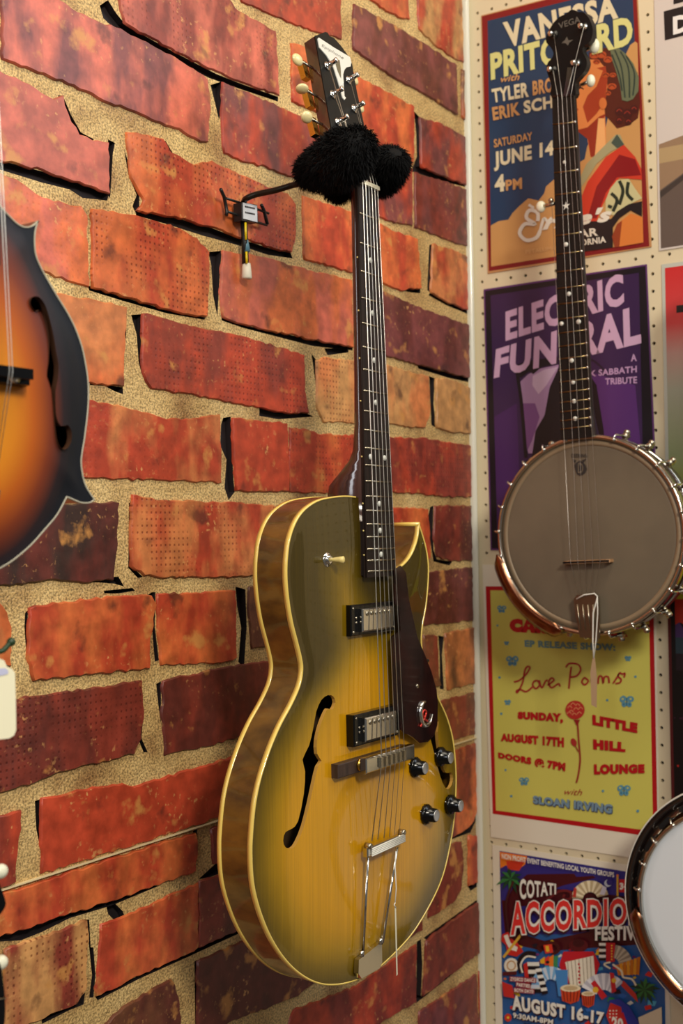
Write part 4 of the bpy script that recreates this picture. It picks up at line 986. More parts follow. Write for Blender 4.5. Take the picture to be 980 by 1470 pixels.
mb = MB(); mb.prism(A2, [p+Vector((.003, 0, 0)) for p in A2]); tlp = mb.build('tailpiece', mat('aged_nickel', (150, 138, 120), 0.3, 1.0), banjo)
for k in range(4):
    A2 = [onr(828+k*7.5, 868, BOFF+.0148), onr(833+k*7, 905, BOFF+.0148)]; mb = MB(); mb.tube(A2, .0008, 6); mb.build('tailpiece_rib', nickel, tlp)
for k in range(5):
    u_ = -.8+.4*k; a = bf(u_, 0, .003); p1 = TB((-.022+.011*k, bz, .0172)); p2 = onr(831+k*5.5, 858, BOFF+.016)
    if k == 0: a = onr(791.5, 288, BOFF+.016)
    else:
        hh = ((172,738),(183,365),(497,285),(422,670))[k-1]; a0 = Z7(hh[0], hh[1], .010)
    mb = MB(); mb.tube([a, p1, p2] if k == 0 else [a0, a, p1, p2], .00028, 5); mb.build('string', steel_string, banjo)
# bracket that carries the banjo behind its peghead
hz_ = onr(817, 84, 0)
bhang = thing('banjo_hanger', (0, hz_.y, hz_.z), 'dark steel hook behind the neck of the smoky headed banjo', 'hook')
yk2 = onr(809, 146, BOFF-.030)
mb = MB(); mb.box((-.003, hz_.y, hz_.z), (.006, .022, .04)); mb.tube([(-.004, hz_.y, hz_.z), (-.03, hz_.y+(yk2.y-hz_.y)*.3, hz_.z-.004), tuple(yk2)], .004, 10); mb.build('hook_arm', black_paint, bhang)
mb = MB(); mb.tube([yk2+Vector((0, -.012, 0)), yk2+Vector((0, .012, 0))], .004, 10); mb.build('yoke', black_paint, bhang)
# price tag on a white cord
tg2 = thing('price_tag', onr(855, 852, BOFF+.02), 'narrow greyish paper tag on a white cord below the smoky headed banjo', 'tag')
mb = MB(); cpt = [onr(x, y, BOFF+.0185) for x, y in ((827, 860), (838, 854), (853, 852), (857, 856), (856, 862), (851, 880), (850.5, 920), (852, 945))]
mb.tube(cpt, .0010, 6); mb.tube([cpt[3], onr(857.5, 880, BOFF+.0185), onr(855, 920, BOFF+.0185), onr(852, 945, BOFF+.0185)], .0008, 6); mb.build('cord', mat('white_thread', (232, 230, 220), 0.7), tg2)
A2 = [onr(x, y, BOFF+.0185) for x, y in ((850.5, 944), (853.5, 944), (856.5, 975), (856, 1016), (848.5, 1012), (847, 965))]
mb = MB(); mb.prism(A2, [p+Vector((.0006, 0, 0)) for p in A2]); mb.build('tag_paper', mat('tag_tan', (178, 146, 112), 0.6), tg2)

# second banjo, white head, resonator, reaching in from the right
Cw = onr(1066, 1314, BOFF); Rw = (onr(921.6, 1302, BOFF)-onr(1066, 1314, BOFF)).length
banjo2 = thing('resonator_banjo', (-BOFF, Cw.y, Cw.z-Rw-.03), 'resonator banjo with bright white head and chrome flange at the right edge', 'banjo')
TW, wh = banjo_pot(banjo2, Cw, 0.02, Rw, mat('white_head', (228, 234, 240), 0.5), math.radians(184), math.radians(238), True)
mb = MB(TW); mb.sm = True; ring_mesh(mb, [(Rw+.004, -.022), (Rw+.019, -.022), (Rw+.019, -.025), (Rw+.004, -.025)]); fl2 = mb.build('flange', chrome, banjo2)
for k in range(24):
    a = 2*PI*k/24+.02; pts = []
    for da, r in ((-.085, Rw+.0125), (-.06, Rw+.0095), (.06, Rw+.0095), (.085, Rw+.0125), (.06, Rw+.0165), (-.06, Rw+.0165)):
        pts.append((r*math.cos(a+da), r*math.sin(a+da), -.0218))
    mb = MB(TW); mb.prism(pts, [(x, y, -.0214) for x, y, z in pts]); mb.build('flange_slot', mat('slot_dark', (14, 12, 12), 0.6), fl2)
mb = MB(TW); ring_mesh(mb, [(Rw+.018, -.024), (Rw+.018, -.017), (Rw+.0285, -.015), (Rw+.031, -.018), (Rw+.030, -.06), (Rw+.02, -.09), (Rw-.03, -.1), (Rw-.03, -.096)]); rs = mb.build('resonator', mat('resonator_black', (24, 20, 20), 0.12, 0, 1.0), banjo2)
mb = MB(TW); vs = [(Rw*.8*math.cos(2*PI*k/48), Rw*.8*math.sin(2*PI*k/48), -.099) for k in range(48)]; mb.prism(vs, [(x, y, -.102) for x, y, z in vs]); mb.build('resonator_back', mat('resonator_black', (24, 20, 20), 0.12), banjo2)
mb = MB(TW); ring_mesh(mb, [(Rw+.0285, -.0155), (Rw+.0308, -.0160), (Rw+.0312, -.0195), (Rw+.0290, -.019)]); mb.build('edge_binding', mat('white_binding', (230, 226, 214), 0.3), rs)
mb = MB(TW)
A2 = [(-.017, .715, .010), (.017, .715, .010), (.022, Rw+.004, .012), (-.022, Rw+.004, .012)]
mb.prism(A2, [(x, y, n-.025) for x, y, n in A2]); mb.build('neck', mahogany, banjo2)
mb = MB(TW); A2 = [(-.017, .715, .0152), (.017, .715, .0152), (.022, Rw+.001, .0172), (-.022, Rw+.001, .0172)]; mb.prism(A2, [(x, y, n-.005) for x, y, n in A2]); b2b = mb.build('fretboard', mat('ebony', (28, 20, 17), 0.4), banjo2)
for k in range(1, 22):
    y_ = .715-.667*(1-2**(-k/12))
    if y_ < Rw+.005: break
    mb = MB(TW); mb.tube([(-.018, y_, .0165), (.018, y_, .0165)], .001, 6); mb.build('fret', nickel, b2b)
mb = MB(TW); A2 = [(-.017, .715, .009), (-.034, .76, .006), (-.034, .85, 0), (0, .875, -.002), (.034, .85, 0), (.034, .76, .006), (.017, .715, .009)]; mb.prism(A2, [(x, y, n-.014) for x, y, n in A2]); p2 = mb.build('peghead', black_gloss, banjo2)
for x, y in ((-.022, .775), (.022, .775), (-.022, .83), (.022, .83)):
    mb = MB(TW); mb.lathe((x, y, .002), (0, 0, 1), [(0, .005), (.014, .004), (.015, .001)], 10); mb.build('peg_post', chrome, p2)
mb = MB(TW); b2z = -.667+.715; mb.prism([(x, -.045-.002, n) for x, n in br], [(x, -.045+.002, n) for x, n in br]); mb.build('bridge', mat('bridge_maple', (176, 132, 92), 0.5), banjo2)
for k in range(5):
    mb = MB(TW); mb.tube([(-.013+.0065*k, .715, .018), (-.02+.01*k, -.045, .0165), (-.01+.005*k, -Rw+.01, .01)], .0004, 5); mb.build('string', steel_string, banjo2)
mb = MB(TW); A2 = [(-.016, -Rw+.012, .012), (.016, -Rw+.012, .012), (.014, -Rw-.012, .008), (-.014, -Rw-.012, .008)]; mb.prism(A2, [(x, y, n-.004) for x, y, n in A2]); mb.build('tailpiece', chrome, banjo2)
q_ = TW((0, .735, -.02))
h2 = thing('banjo_hanger', (0, q_.y, q_.z), 'steel hook holding the white headed banjo', 'hook')
mb = MB(); mb.tube([(0, q_.y, q_.z-.02), (-.05, q_.y, q_.z-.018), (q_.x+.024, q_.y, q_.z)], .004, 10); mb.build('hook_arm', black_paint, h2)

# ------------------------------------------------------------------ mandolin at the left
MOFF = 0.27
mg = lambda px, py, w_=0.0: onl(px, py, MOFF+w_)
mxz = lambda px, py: (mg(px, py).x, mg(px, py).z)
MT = lambda p: Vector((p[0], -MOFF-p[2], p[1]))
MR = [(0,295.5),(11,307.5),(22,318.5),(31,324.5),(39.5,325.8),(47.8,323),(55.5,316.6)]
MR2 = [(55.5,316.6),(52,326),(50,337.8),(50,354),(52.4,369),(60.6,387.4),(70.7,405.7),(82.7,426),(97.4,449.8),(108.4,471.9),(117.6,497.6),(123,523),(126.4,547),(127,570),(125.7,592.9),(121.4,628.6),(117.3,653.6),(117,671),(121.4,692.9),(128.6,707),(135.7,717)]
MR3 = [(135.7,717),(130,721.4),(122,722.5),(114,721.4),(103.6,717),(95.7,713.6)]
MR4 = [(95.7,713.6),(82,739),(64,760.7),(43,784),(18,805),(0,816)]
mx0 = mg(-54, 540).x
a1 = catmull([mxz(*p) for p in MR], 4, False); a2 = catmull([mxz(*p) for p in MR2], 4, False); a3 = catmull([mxz(*p) for p in MR3], 4, False); a4 = catmull([mxz(*p) for p in MR4], 4, False)
right = a1[:-1]+a2[:-1]+a3[:-1]+a4
zb_, zt_ = a4[-1][1]-.008, a1[0][1]+.010
leftside = [(mx0, zb_), (2*mx0-a4[-1][0], a4[-1][1])]+[(2*mx0-x, z) for x, z in a4[::-1][1::3]]+[(2*mx0-x, z) for x, z in a2[::-1] if z < a2[0][1]-.05][6::3]
xl_ = leftside[-1]
leftside += [(xl_[0]+.012, xl_[1]+.03), (xl_[0]-.004, xl_[1]+.06), (xl_[0]-.004, xl_[1]+.09), (xl_[0]+.016, xl_[1]+.112), (xl_[0]+.042, xl_[1]+.11), (mx0-.022, zt_-.002)]
mbody = clean([(mx0+.016, zt_+.012)]+right+leftside+[(mx0-.016, zt_+.012)], .0006)
MF = [(35,435),(37.7,428.7),(44,426.8),(50.5,430.5),(57,440.6),(63.4,460.8),(68.9,484.7),(72.5,508),(75.7,526),(74.4,547),(71.4,562),(71.5,585),(73,600),(79,612.5),(89,610.7),(94.6,621),(93.6,635.7),(85.7,646),(78,642),(73,628.6),(69.6,600),(66,560.7),(59,541),(61.4,521),(62.5,492.9),(59,464),(51.8,445.6),(44.6,448.5),(38,443.5)]
mf = clean(catmull([mxz(*p) for p in MF], 2)); mf2 = [(2*mx0-x, z) for x, z in mf]
xs = [p[0] for p in mbody]; zs = [p[1] for p in mbody]
Gm = np.array([(x, z) for x in np.arange(min(xs), max(xs), .005) for z in np.arange(min(zs), max(zs), .005)])
okm = inside_np(mbody, Gm[:, 0], Gm[:, 1]); dm = np.minimum(seg_dist(mbody, Gm[:, 0], Gm[:, 1]), np.minimum(seg_dist(mf, Gm[:, 0], Gm[:, 1]), seg_dist(mf2, Gm[:, 0], Gm[:, 1])))
Gm = Gm[okm & (dm > .0025)]
Vq, Fq = cdt(mbody, [mf, mf2], [tuple(g) for g in Gm]); dq = seg_dist(mbody, Vq[:, 0], Vq[:, 1])
mand = thing('mandolin', (mx0, -MOFF+.02, zb_), 'sunburst mandolin with pointed body at the left edge of the frame', 'mandolin')
mb = MB(MT); hq_ = .008*(1-np.exp(-np.maximum(dq-.006, 0)/.03)); mb.add([(x, z, h) for (x, z), h in zip(Vq, hq_)], [tuple(int(i) for i in f) for f in Fq]); mt_ = mb.build('top_plate', [], mand)
cz_ = mg(-43, 600).z; ru = np.hypot((Vq[:, 0]-mx0)/.074, (Vq[:, 1]-cz_)/np.where(Vq[:, 1] > cz_, .128, .088))
at = mt_.data.attributes.new('burst', 'FLOAT', 'POINT'); at.data.foreach_set('value', (1.25-ru).astype(np.float32)*.8)
def mand_mat():
    m = bpy.data.materials.new('amber_burst'); m.use_nodes = True; nt = m.node_tree; b = nt.nodes['Principled BSDF']; a = nt.nodes.new('ShaderNodeAttribute'); a.attribute_name = 'burst'
    r = nt.nodes.new('ShaderNodeValToRGB'); e = r.color_ramp.elements
    e[0].position = 0.0; e[0].color = (*lin((22, 24, 30)), 1); e[1].position = .85; e[1].color = (*lin((222, 146, 34)), 1)
    for p_, c_ in ((.10, (40, 30, 34)), (.25, (118, 52, 30)), (.42, (178, 88, 26)), (.6, (208, 126, 30))):
        x = e.new(p_); x.color = (*lin(c_), 1)
    nt.links.new(a.outputs['Fac'], r.inputs[0]); nt.links.new(r.outputs[0], b.inputs['Base Color']); b.inputs['Roughness'].default_value = .45; b.inputs['Specular IOR Level'].default_value = .2; b.inputs['Coat Weight'].default_value = .0; b.inputs['Coat Roughness'].default_value = .25
    return m
mt_.data.materials.append(mand_mat())
n = len(mbody); mb = MB(MT); mb.add([(x, z, 0) for x, z in mbody]+[(x, z, -.04) for x, z in mbody], [(i, (i+1) % n, n+(i+1) % n, n+i) for i in range(n)]); mb.build('rim', mat('mandolin_rim', (52, 26, 16), .3, 0, .7), mand)
mb = MB(MT); Vz, Fz = cdt(mbody, []); mb.add([(x, z, -.04) for x, z in Vz], [tuple(int(i) for i in f) for f in Fz]); mb.build('back_plate', mat('mandolin_rim', (52, 26, 16), .3), mand)
mb = MB(MT); mb.add([(x, z, -.03) for x, z in Vz], [tuple(int(i) for i in f) for f in Fz]); mb.build('inside_lining', mat('dark_inside', (70, 48, 22), .9), mand)
def off_loop(P, d):
    s = 1 if area2(P) > 0 else -1; o = []; n = len(P)
    for i in range(n):
        a, c = P[i-1], P[(i+1) % n]; t = Vector((c[0]-a[0], c[1]-a[1])).normalized(); o.append((P[i][0]+t.y*d*s, P[i][1]-t.x*d*s))
    return o
for z0_, z1_ in ((-.003, .0006), (-.0405, -.037)):
    O, I = off_loop(mbody, .0002), off_loop(mbody, -.0007); vs = [(x, z, z1_) for x, z in O]+[(x, z, z0_) for x, z in O]+[(x, z, z0_) for x, z in I]+[(x, z, z1_) for x, z in I]
    mb = MB(MT); mb.add(vs, [(q*n+i, q*n+(i+1) % n, ((q+1) % 4)*n+(i+1) % n, ((q+1) % 4)*n+i) for i in range(n) for q in range(4)]); mb.build('binding', mat('ivory_binding', (176, 170, 150), .4), mand)
mb = MB(MT); hd = .006
for loop in (mf,):
    nn_ = len(loop); mb.add([(x, z, .006) for x, z in loop]+[(x, z, .001) for x, z in loop], [(i, (i+1) % nn_, nn_+(i+1) % nn_, nn_+i) for i in range(nn_)])
mb.build('sound_hole_edge', mat('stained_edge', (70, 40, 20), .6), mand)
# bridge
def mq(px, py, w_): return mg(px, py, w_)
zr = mq(20, 536, .018).z; xr = mq(47, 537, .016).x
hwm = xr-mx0
mb = MB(MT); mb.prism([(mx0-hwm, zr-.007, .006), (mx0+hwm, zr-.007, .006), (mx0+hwm, zr+.004, .006), (mx0-hwm, zr+.004, .006)], [(mx0-hwm*.98, zr-.006, .014), (mx0+hwm*.98, zr-.006, .014), (mx0+hwm*.98, zr+.003, .014), (mx0-hwm*.98, zr+.003, .014)]); mbr = mb.build('bridge', black_gloss, mand)
mb = MB(MT); w8 = hwm*.87; A2 = [(mx0-w8, zr-.0035, .014), (mx0+w8, zr-.0035, .014), (mx0+w8, zr+.0035, .014), (mx0-w8, zr+.0035, .014)]; mb.prism(A2, [(x, z, .0235) for x, z, q in A2]); mb.build('bridge_saddle', black_gloss, mbr)
for s_ in (-1, 1):
    mb = MB(MT); mb.lathe((mx0+s_*hwm*.66, zr-.0005, .0145), (0, 0, 1), [(0, .0055), (.002, .0055), (.0022, .001)], 14); mb.build('adjuster_wheel', chrome, mbr)
# neck, fretboard, peghead, tailpiece
zn = zr+.355
mb = MB(MT); A2 = [(mx0-.0145, zn, .004), (mx0+.0145, zn, .004), (mx0+.019, zt_-.01, .004), (mx0-.019, zt_-.01, .004)]; mb.prism(A2, [(mx0+(x-mx0)*.6, z, -.016) for x, z, q in A2]); mb.build('neck', mahogany, mand)
mb = MB(MT); A2 = [(mx0-.0145, zn, .010), (mx0+.0145, zn, .010), (mx0+.0185, zt_-.055, .016), (mx0-.0185, zt_-.055, .016)]; mb.prism(A2, [(x, z, w_-.006) for x, z, w_ in A2]); mfb = mb.build('fretboard', mat('ebony', (28, 20, 17), .4), mand)
for k in range(1, 25):
    z_ = zn-.352*(1-2**(-k/12)); 
    if z_ < zt_-.053: break
    f_ = (zn-z_)/(zn-zt_+.055); mb = MB(MT); hw_ = .0145+.004*f_; mb.tube([(mx0-hw_, z_, .0104+.006*f_), (mx0+hw_, z_, .0104+.006*f_)], .0007, 6); mb.build('fret', nickel, mfb)
mb = MB(MT); A2 = [(mx0-.0145, zn, .008), (mx0-.03, zn+.03, .004), (mx0-.035, zn+.10, -.006), (mx0-.02, zn+.15, -.012), (mx0+.03, zn+.15, -.012), (mx0+.035, zn+.09, -.005), (mx0+.03, zn+.03, .004), (mx0+.0145, zn, .008)]; mb.prism(A2, [(x, z, w_-.014) for x, z, w_ in A2]); mph = mb.build('peghead', black_gloss, mand)
for k in range(4):
    for s_ in (-1, 1):
        mb = MB(MT); mb.lathe((mx0+s_*.018, zn+.035+k*.023, .003-k*.003), (0, 0, 1), [(0, .004), (.012, .003), (.013, .001)], 10); mb.build('tuner_post', chrome, mph)
mb = MB(MT); A2 = [(mx0-.02, zb_+.06, .012), (mx0+.02, zb_+.06, .012), (mx0+.016, zb_, .006), (mx0-.016, zb_, .006)]; mb.prism(A2, [(x, z, w_-.005) for x, z, w_ in A2]); mb.build('tailpiece', chrome, mand)
for k in range(8):
    c_ = k//2; d_ = (k % 2-.5)*.0026; u_ = -1+2*c_/3
    ptop = (mx0+u_*.0115+d_*.7, zn, .012); pbr = (mx0+u_*.0195+d_, zr, .0245); pb = (mx0+u_*.012+d_, zb_+.058, .014)
    mb = MB(MT); mb.tube([(mx0+(1 if u_ > 0 else -1)*.015, zn+.04+c_*.01, .010), ptop, pbr, pb], .00032, 5); mb.build('string', steel_string, mand)
q_ = MT((mx0, zn+.02, -.01))
mh = thing('mandolin_hanger', (mx0, 0, zn+.02), 'wall hook carrying the sunburst mandolin', 'hook')
mb = MB(); mb.tube([(mx0, -.004, zn-.01), (mx0, -.15, zn-.008), (mx0, -MOFF+.040, zn-.008)], .004, 10); mb.build('hook_arm', black_paint, mh)
mb = MB(); mb.tube([(mx0-.03, -MOFF-.01, zn+.006), (mx0-.027, -MOFF+.03, zn-.006), (mx0, -MOFF+.04, zn-.008), (mx0+.027, -MOFF+.03, zn-.006), (mx0+.03, -MOFF-.01, zn+.006)], .004, 10); mb.build('yoke', black_paint, mh)
# rounded card tag with a green tie, hanging below the mandolin
tw = lambda px, py, w_=0.02: mg(px, py, w_)
card = thing('price_tag', tw(-12, 925), 'rounded cream card tag with green tie hanging at the left edge', 'tag')
cpx = [(-52,960),(-44,952),(-20,950),(-16,946),(-2,945),(6,948),(10,957),(17,960),(21.5,966),(22.8,1010),(23.2,1048),(20,1056),(13,1060),(-40,1066),(-50,1060)]
A2 = [tw(*p) for p in cpx]; mb = MB(); mb.prism(A2, [p+Vector((0, .0006, 0)) for p in A2]); cb = mb.build('card', mat('card_cream', (244, 238, 206), .5), card)
A2 = [tw(x, y, .0204) for x, y in ((-10,960),(8,959),(12,963),(12,967),(6,969),(-10,972))]; mb = MB(); mb.add(A2, [tuple(range(6))], False); mb.build('ink_mark', mat('lavender_ink', (196, 198, 226), .5), cb)
mb = MB(); mb.tube(catmull([tuple(tw(x, y)) for x, y in ((-14, 950), (-12, 940), (-4, 936), (4, 934), (10, 928), (14, 923))], 4, False), .0018, 8); mb.ball(tw(16, 921.5), .0030, 10, 8); mb.build('green_tie', mat('tie_green', (36, 58, 30), .4), card)
mb = MB(); mb.tube([tw(-14, 948), MT((mx0+.008, zb_+.02, .008))], .0006, 6); mb.build('thread', mat('white_thread', (232, 230, 220), .7), card)
# peghead of another small instrument at the lower left corner
uk = thing('ukulele', mg(-40, 1900), 'black headed ukulele with white tuner buttons in the lower left corner', 'ukulele')
up_px = [(-82,1262),(-60,1256),(-40,1262),(-20,1256),(-5,1262),(2,1276),(8.5,1296),(4,1308),(-3,1318),(-6,1340),(-3,1372),(2,1392),(6,1420),(7.5,1450),(5,1475),(-8,1500),(-16,1530),(-62,1530),(-76,1500),(-88,1450),(-86,1400),(-78,1340),(-88,1296)]
A2 = [Vector(p) for p in catmull([tuple(mg(*p)) for p in up_px], 3)]; mb = MB(); mb.prism(A2, [p+Vector((0, .012, 0)) for p in A2]); uh = mb.build('peghead', black_gloss, uk)
for y_ in (1251, 1382):
    e = mg(1, y_, -.004); mb = MB(); mb.ball(e, (.0055, .0040, .0050), 14, 10); mb.build('tuner_button', mat('white_button', (232, 230, 205), 0.3), uh)
    mb = MB(); mb.tube([e, e-Vector((.02, 0, 0))], .0016, 6); mb.build('tuner_shaft', nickel, uh)
mb = MB(); mb.tube([mg(-20, 1437, .002), mg(8, 1433, .002)], .0006, 6); mb.build('string', steel_string, uk)
A2 = [mg(-62, 1530), mg(-16, 1530), mg(-10, 1900), mg(-70, 1900)]; mb = MB(); mb.prism(A2, [p+Vector((0, .018, 0)) for p in A2]); mb.build('neck', mahogany, uk)
A2 = [mg(-62, 1530, .004), mg(-16, 1530, .004), mg(-10, 1880, .004), mg(-70, 1880, .004)]; mb = MB(); mb.prism(A2, [p+Vector((0, .004, 0)) for p in A2]); mb.build('fretboard', mat('ebony', (28, 20, 17), .4), uk)
uc = mg(-40, 1900); mb = MB()
ub = catmull([(uc.x+a, uc.z+b) for a, b in ((0, .005), (.05, 0), (.075, -.04), (.06, -.085), (.085, -.13), (.09, -.18), (.05, -.225), (0, -.235), (-.05, -.225), (-.09, -.18), (-.085, -.13), (-.06, -.085), (-.075, -.04), (-.05, 0))], 4)
mb = MB(MT); mb.prism([(x, z, 0) for x, z in ub], [(x, z, -.055) for x, z in ub]); mb.build('body', mahogany, uk)
h3 = thing('ukulele_hanger', (uc.x, 0, mg(-40, 1540).z), 'wall hook carrying the black headed ukulele', 'hook'); zz_ = mg(-40, 1540).z
mb = MB(); mb.tube([(uc.x, -.004, zz_), (uc.x, -MOFF+.024, zz_)], .004, 10); mb.build('hook_arm', black_paint, h3)
# ------------------------------------------------------------------ posters: flat print, each on its own sheet
class Art:
    def __init__(s, root, f, base=0.0018): s.root = root; s.f = f; s.base = base; s.mbs = {}; s.mats = {}; s.n = 0
    def P(s, x, y, l=0): a, b = s.f(x, y); return onr(a, b, s.base+l)
    def get(s, part, c):
        if part == 'lettering': s.k = getattr(s, 'k', 0)+1; part = 'lettering%d' % s.k
        if part not in s.mbs: s.mbs[part] = MB(); s.mbs[part].sm = False; s.mats[part] = []
        if c not in s.mats[part]: s.mats[part].append(c)
        mb = s.mbs[part]; mb.mi = s.mats[part].index(c); s.n += 1; return mb, 0.00002*s.n
    def poly(s, c, pts, part='picture'):
        mb, l = s.get(part, c); vs = [s.P(x, y, l) for x, y in pts]
        tri = tessellate_polygon([[Vector((x, y, 0)) for x, y in pts]]); mb.add(vs, [t for t in tri], False)
    def blob(s, c, cx, cy, rx, ry=None, n=18, part='picture', a0=0, a1=2*PI, rot=0):
        ry = ry or rx; full = abs(a1-a0-2*PI) < 1e-6
        pts = [(rx*math.cos(a0+(a1-a0)*k/(n if full else n-1)), ry*math.sin(a0+(a1-a0)*k/(n if full else n-1))) for k in range(n)]
        s.poly(c, [(cx+x*math.cos(rot)-y*math.sin(rot), cy+x*math.sin(rot)+y*math.cos(rot)) for x, y in pts], part)
    def line(s, c, pts, w_, part='picture', smooth=True):
        mb, l = s.get(part, c); P = catmull(pts, 5, False) if smooth and len(pts) > 2 else pts; vs = []
        for i, p in enumerate(P):
            a = P[max(i-1, 0)]; b = P[min(i+1, len(P)-1)]; t = Vector((b[0]-a[0], b[1]-a[1]))
            t = t.normalized() if t.length > 1e-6 else Vector((1, 0))
            vs += [s.P(p[0]-t.y*w_/2, p[1]+t.x*w_/2, l), s.P(p[0]+t.y*w_/2, p[1]-t.x*w_/2, l)]
        mb.add(vs, [(2*i, 2*i+1, 2*i+3, 2*i+2) for i in range(len(P)-1)], False)
    def text(s, c, t, TL, TR, BR, BL, bold=.03, shear=0, bend=0):
        mb, l = s.get('lettering', c); q = [s.P(*p, l) for p in (TL, TR, BR, BL)]; put_text(mb, t, *q, bold=bold, shear=shear, bend=bend)
    def done(s):
        for part, mb in s.mbs.items():
            mb.build(part.rstrip('0123456789'), [c if not isinstance(c, tuple) else mat('ink_%02x%02x%02x' % c, c, .38) for c in s.mats[part]], s.root)
def sheet(root, q, m, f=lambda x, y: (x, y), name='paper', w_=.0016):
    A2 = [onr(*f(x, y), w_) for x, y in q]; mb = MB(); mb.prism(A2, [p+Vector((.0008, 0, 0)) for p in A2]); return mb.build(name, m, root)
def poster(q, label, m, f=lambda x, y: (x, y)):
    A2 = [onr(*f(x, y), .0) for x, y in q]; r = thing('poster', A2[3], label, 'poster', 'concert posters on the pegboard'); sheet(r, q, m, f); return r
paper_w = mat('poster_paper', (236, 226, 205), .4)

# 1 blue and tan poster, woman in a headscarf
f1 = lambda x, y: (660+x/3.0625, y/3.0625)
p1 = poster([(93, 68), (776, -108), (842, 1085), (122, 1203)], 'blue and tan concert poster with red border and a woman in a headscarf', mat('tan_paper', (196, 142, 92), .4), f1)
a = Art(p1, f1)
a.poly((132, 24, 26), [(96, 72), (772, -103), (832, 1082), (127, 1192)], 'border')
a.poly((34, 60, 92), [(121, 92), (757, -68), (806, 1066), (137, 1172)])
a.poly((205, 152, 92), [(135, 992), (170, 972), (212, 966), (232, 935), (262, 905), (300, 872), (345, 882), (370, 850), (378, 820), (412, 790), (470, 800), (520, 716), (548, 700), (560, 640), (640, 560), (700, 300), (748, 198), (770, 182), (780, 190), (806, 1066), (137, 1172)])
a.poly((86, 34, 22), [(566, 232), (610, 214), (662, 208), (728, 250), (780, 320), (792, 450), (782, 520), (740, 552), (690, 566), (650, 520), (600, 480), (590, 400), (575, 330)])
a.poly((226, 138, 76), [(563, 262), (606, 262), (640, 300), (648, 380), (635, 470), (640, 560), (642, 650), (596, 690), (572, 690), (560, 610), (520, 578), (504, 548), (508, 510), (498, 480), (506, 455), (500, 438), (520, 400), (516, 368), (540, 330), (552, 290)])
a.poly((168, 62, 34), [(600, 300), (628, 310), (600, 380), (560, 420), (540, 470), (560, 540), (600, 500), (640, 440), (648, 350), (640, 290)])
a.poly((150, 48, 28), [(510, 572), (560, 560), (612, 512), (640, 500), (620, 560), (590, 690), (574, 690), (562, 612)])
a.poly((240, 176, 112), [(608, 520), (634, 520), (640, 640), (606, 690), (592, 690)])
a.line((58, 22, 18), [(516, 396), (530, 386), (544, 392)], 6); a.line((160, 30, 30), [(502, 478), (520, 482)], 6)
for (x, y, r) in ((590, 244, 20), (622, 240, 22), (600, 272, 16), (650, 262, 20), (640, 330, 17), (668, 380, 20), (650, 410, 14), (672, 330, 15)):
    a.blob((182, 78, 38), x, y, r, r*.7); a.line((92, 34, 22), [(x-r*.7, y+3), (x, y-r*.35), (x+r*.7, y+4)], 4)
for (x, y, r) in ((700, 490, 20), (735, 500, 22), (765, 480, 18), (700, 530, 16), (740, 535, 16)): a.blob((70, 26, 22), x, y, r); a.line((150, 50, 36), [(x-r*.6, y), (x, y-r*.5), (x+r*.6, y)], 4)
a.poly((104, 112, 84), [(658, 208), (692, 208), (728, 236), (762, 280), (786, 340), (784, 400), (760, 436), (735, 446), (712, 440), (704, 380), (688, 320), (668, 262)])
for pts in ([(680, 220), (710, 300), (725, 430)], [(705, 226), (740, 300), (745, 430)], [(730, 245), (766, 320), (760, 420)], [(668, 240), (700, 330), (712, 400)]): a.line((44, 60, 52), pts, 7)
a.blob((214, 120, 62), 628, 455, 17, 26)
a.poly((206, 60, 38), [(640, 690), (720, 636), (770, 690), (796, 740), (800, 790), (700, 782), (660, 840), (628, 900), (600, 975), (528, 975), (524, 890), (560, 800)])
a.poly((138, 20, 24), [(700, 680), (770, 700), (796, 770), (690, 780), (640, 850), (600, 960), (560, 960), (600, 820)])
a.poly((168, 160, 120), [(684, 592), (704, 592), (722, 636), (660, 668), (600, 720), (556, 790), (524, 838), (528, 780), (556, 720), (620, 655)])
a.poly((70, 84, 74), [(690, 590), (722, 636), (690, 652), (664, 628)])
a.poly((204, 196, 146), [(690, 792), (742, 786), (770, 830), (800, 872), (740, 900), (684, 950), (640, 935), (640, 880), (660, 830)])
for pts in ([(700, 795), (716, 840), (700, 900)], [(740, 800), (735, 850), (760, 880)], [(664, 850), (690, 880), (672, 930)], [(650, 905), (668, 912)]): a.line((36, 46, 34), pts, 15)
a.poly((30, 22, 24), [(528, 975), (600, 972), (664, 962), (690, 930), (740, 898), (800, 884), (800, 952), (750, 925), (700, 960), (672, 1000), (672, 1088), (530, 1108)])
a.poly((222, 128, 58), [(690, 985), (750, 938), (802, 955), (806, 1066), (680, 1088), (668, 1040)])
a.poly((150, 62, 30), [(690, 985), (712, 970), (700, 1085), (680, 1088), (668, 1040)])
cw, yl, tn = (226, 214, 178), (218, 216, 140), (206, 152, 96)
a.text(cw, 'VANESSA', (187, 98), (690, -28), (696, 80), (205, 212), .045); a.text(yl, 'PRITCHARD', (132, 235), (755, 65), (762, 196), (136, 354), .045)
a.text(cw, 'TYLER', (138, 392), (300, 360), (303, 425), (145, 452), .04); a.text(tn, 'BROWN', (318, 356), (492, 322), (494, 386), (320, 421), .04)
a.text(tn, 'ERIK', (140, 472), (262, 448), (265, 505), (146, 530), .04); a.text(cw, 'SCH', (278, 444), (408, 418), (410, 474), (282, 500), .04)
a.text(tn, 'with', (178, 335), (262, 322), (262, 352), (180, 362), .02, .3)
a.text(tn, 'SATURDAY', (148, 612), (317, 580), (319, 614), (150, 650), .03); a.text(cw, 'JUNE 14', (148, 668), (412, 616), (412, 700), (150, 754), .045)
a.text(cw, '4', (152, 772), (196, 764), (199, 840), (153, 846), .05); a.text(tn, 'PM', (200, 792), (272, 780), (273, 830), (202, 838), .04)
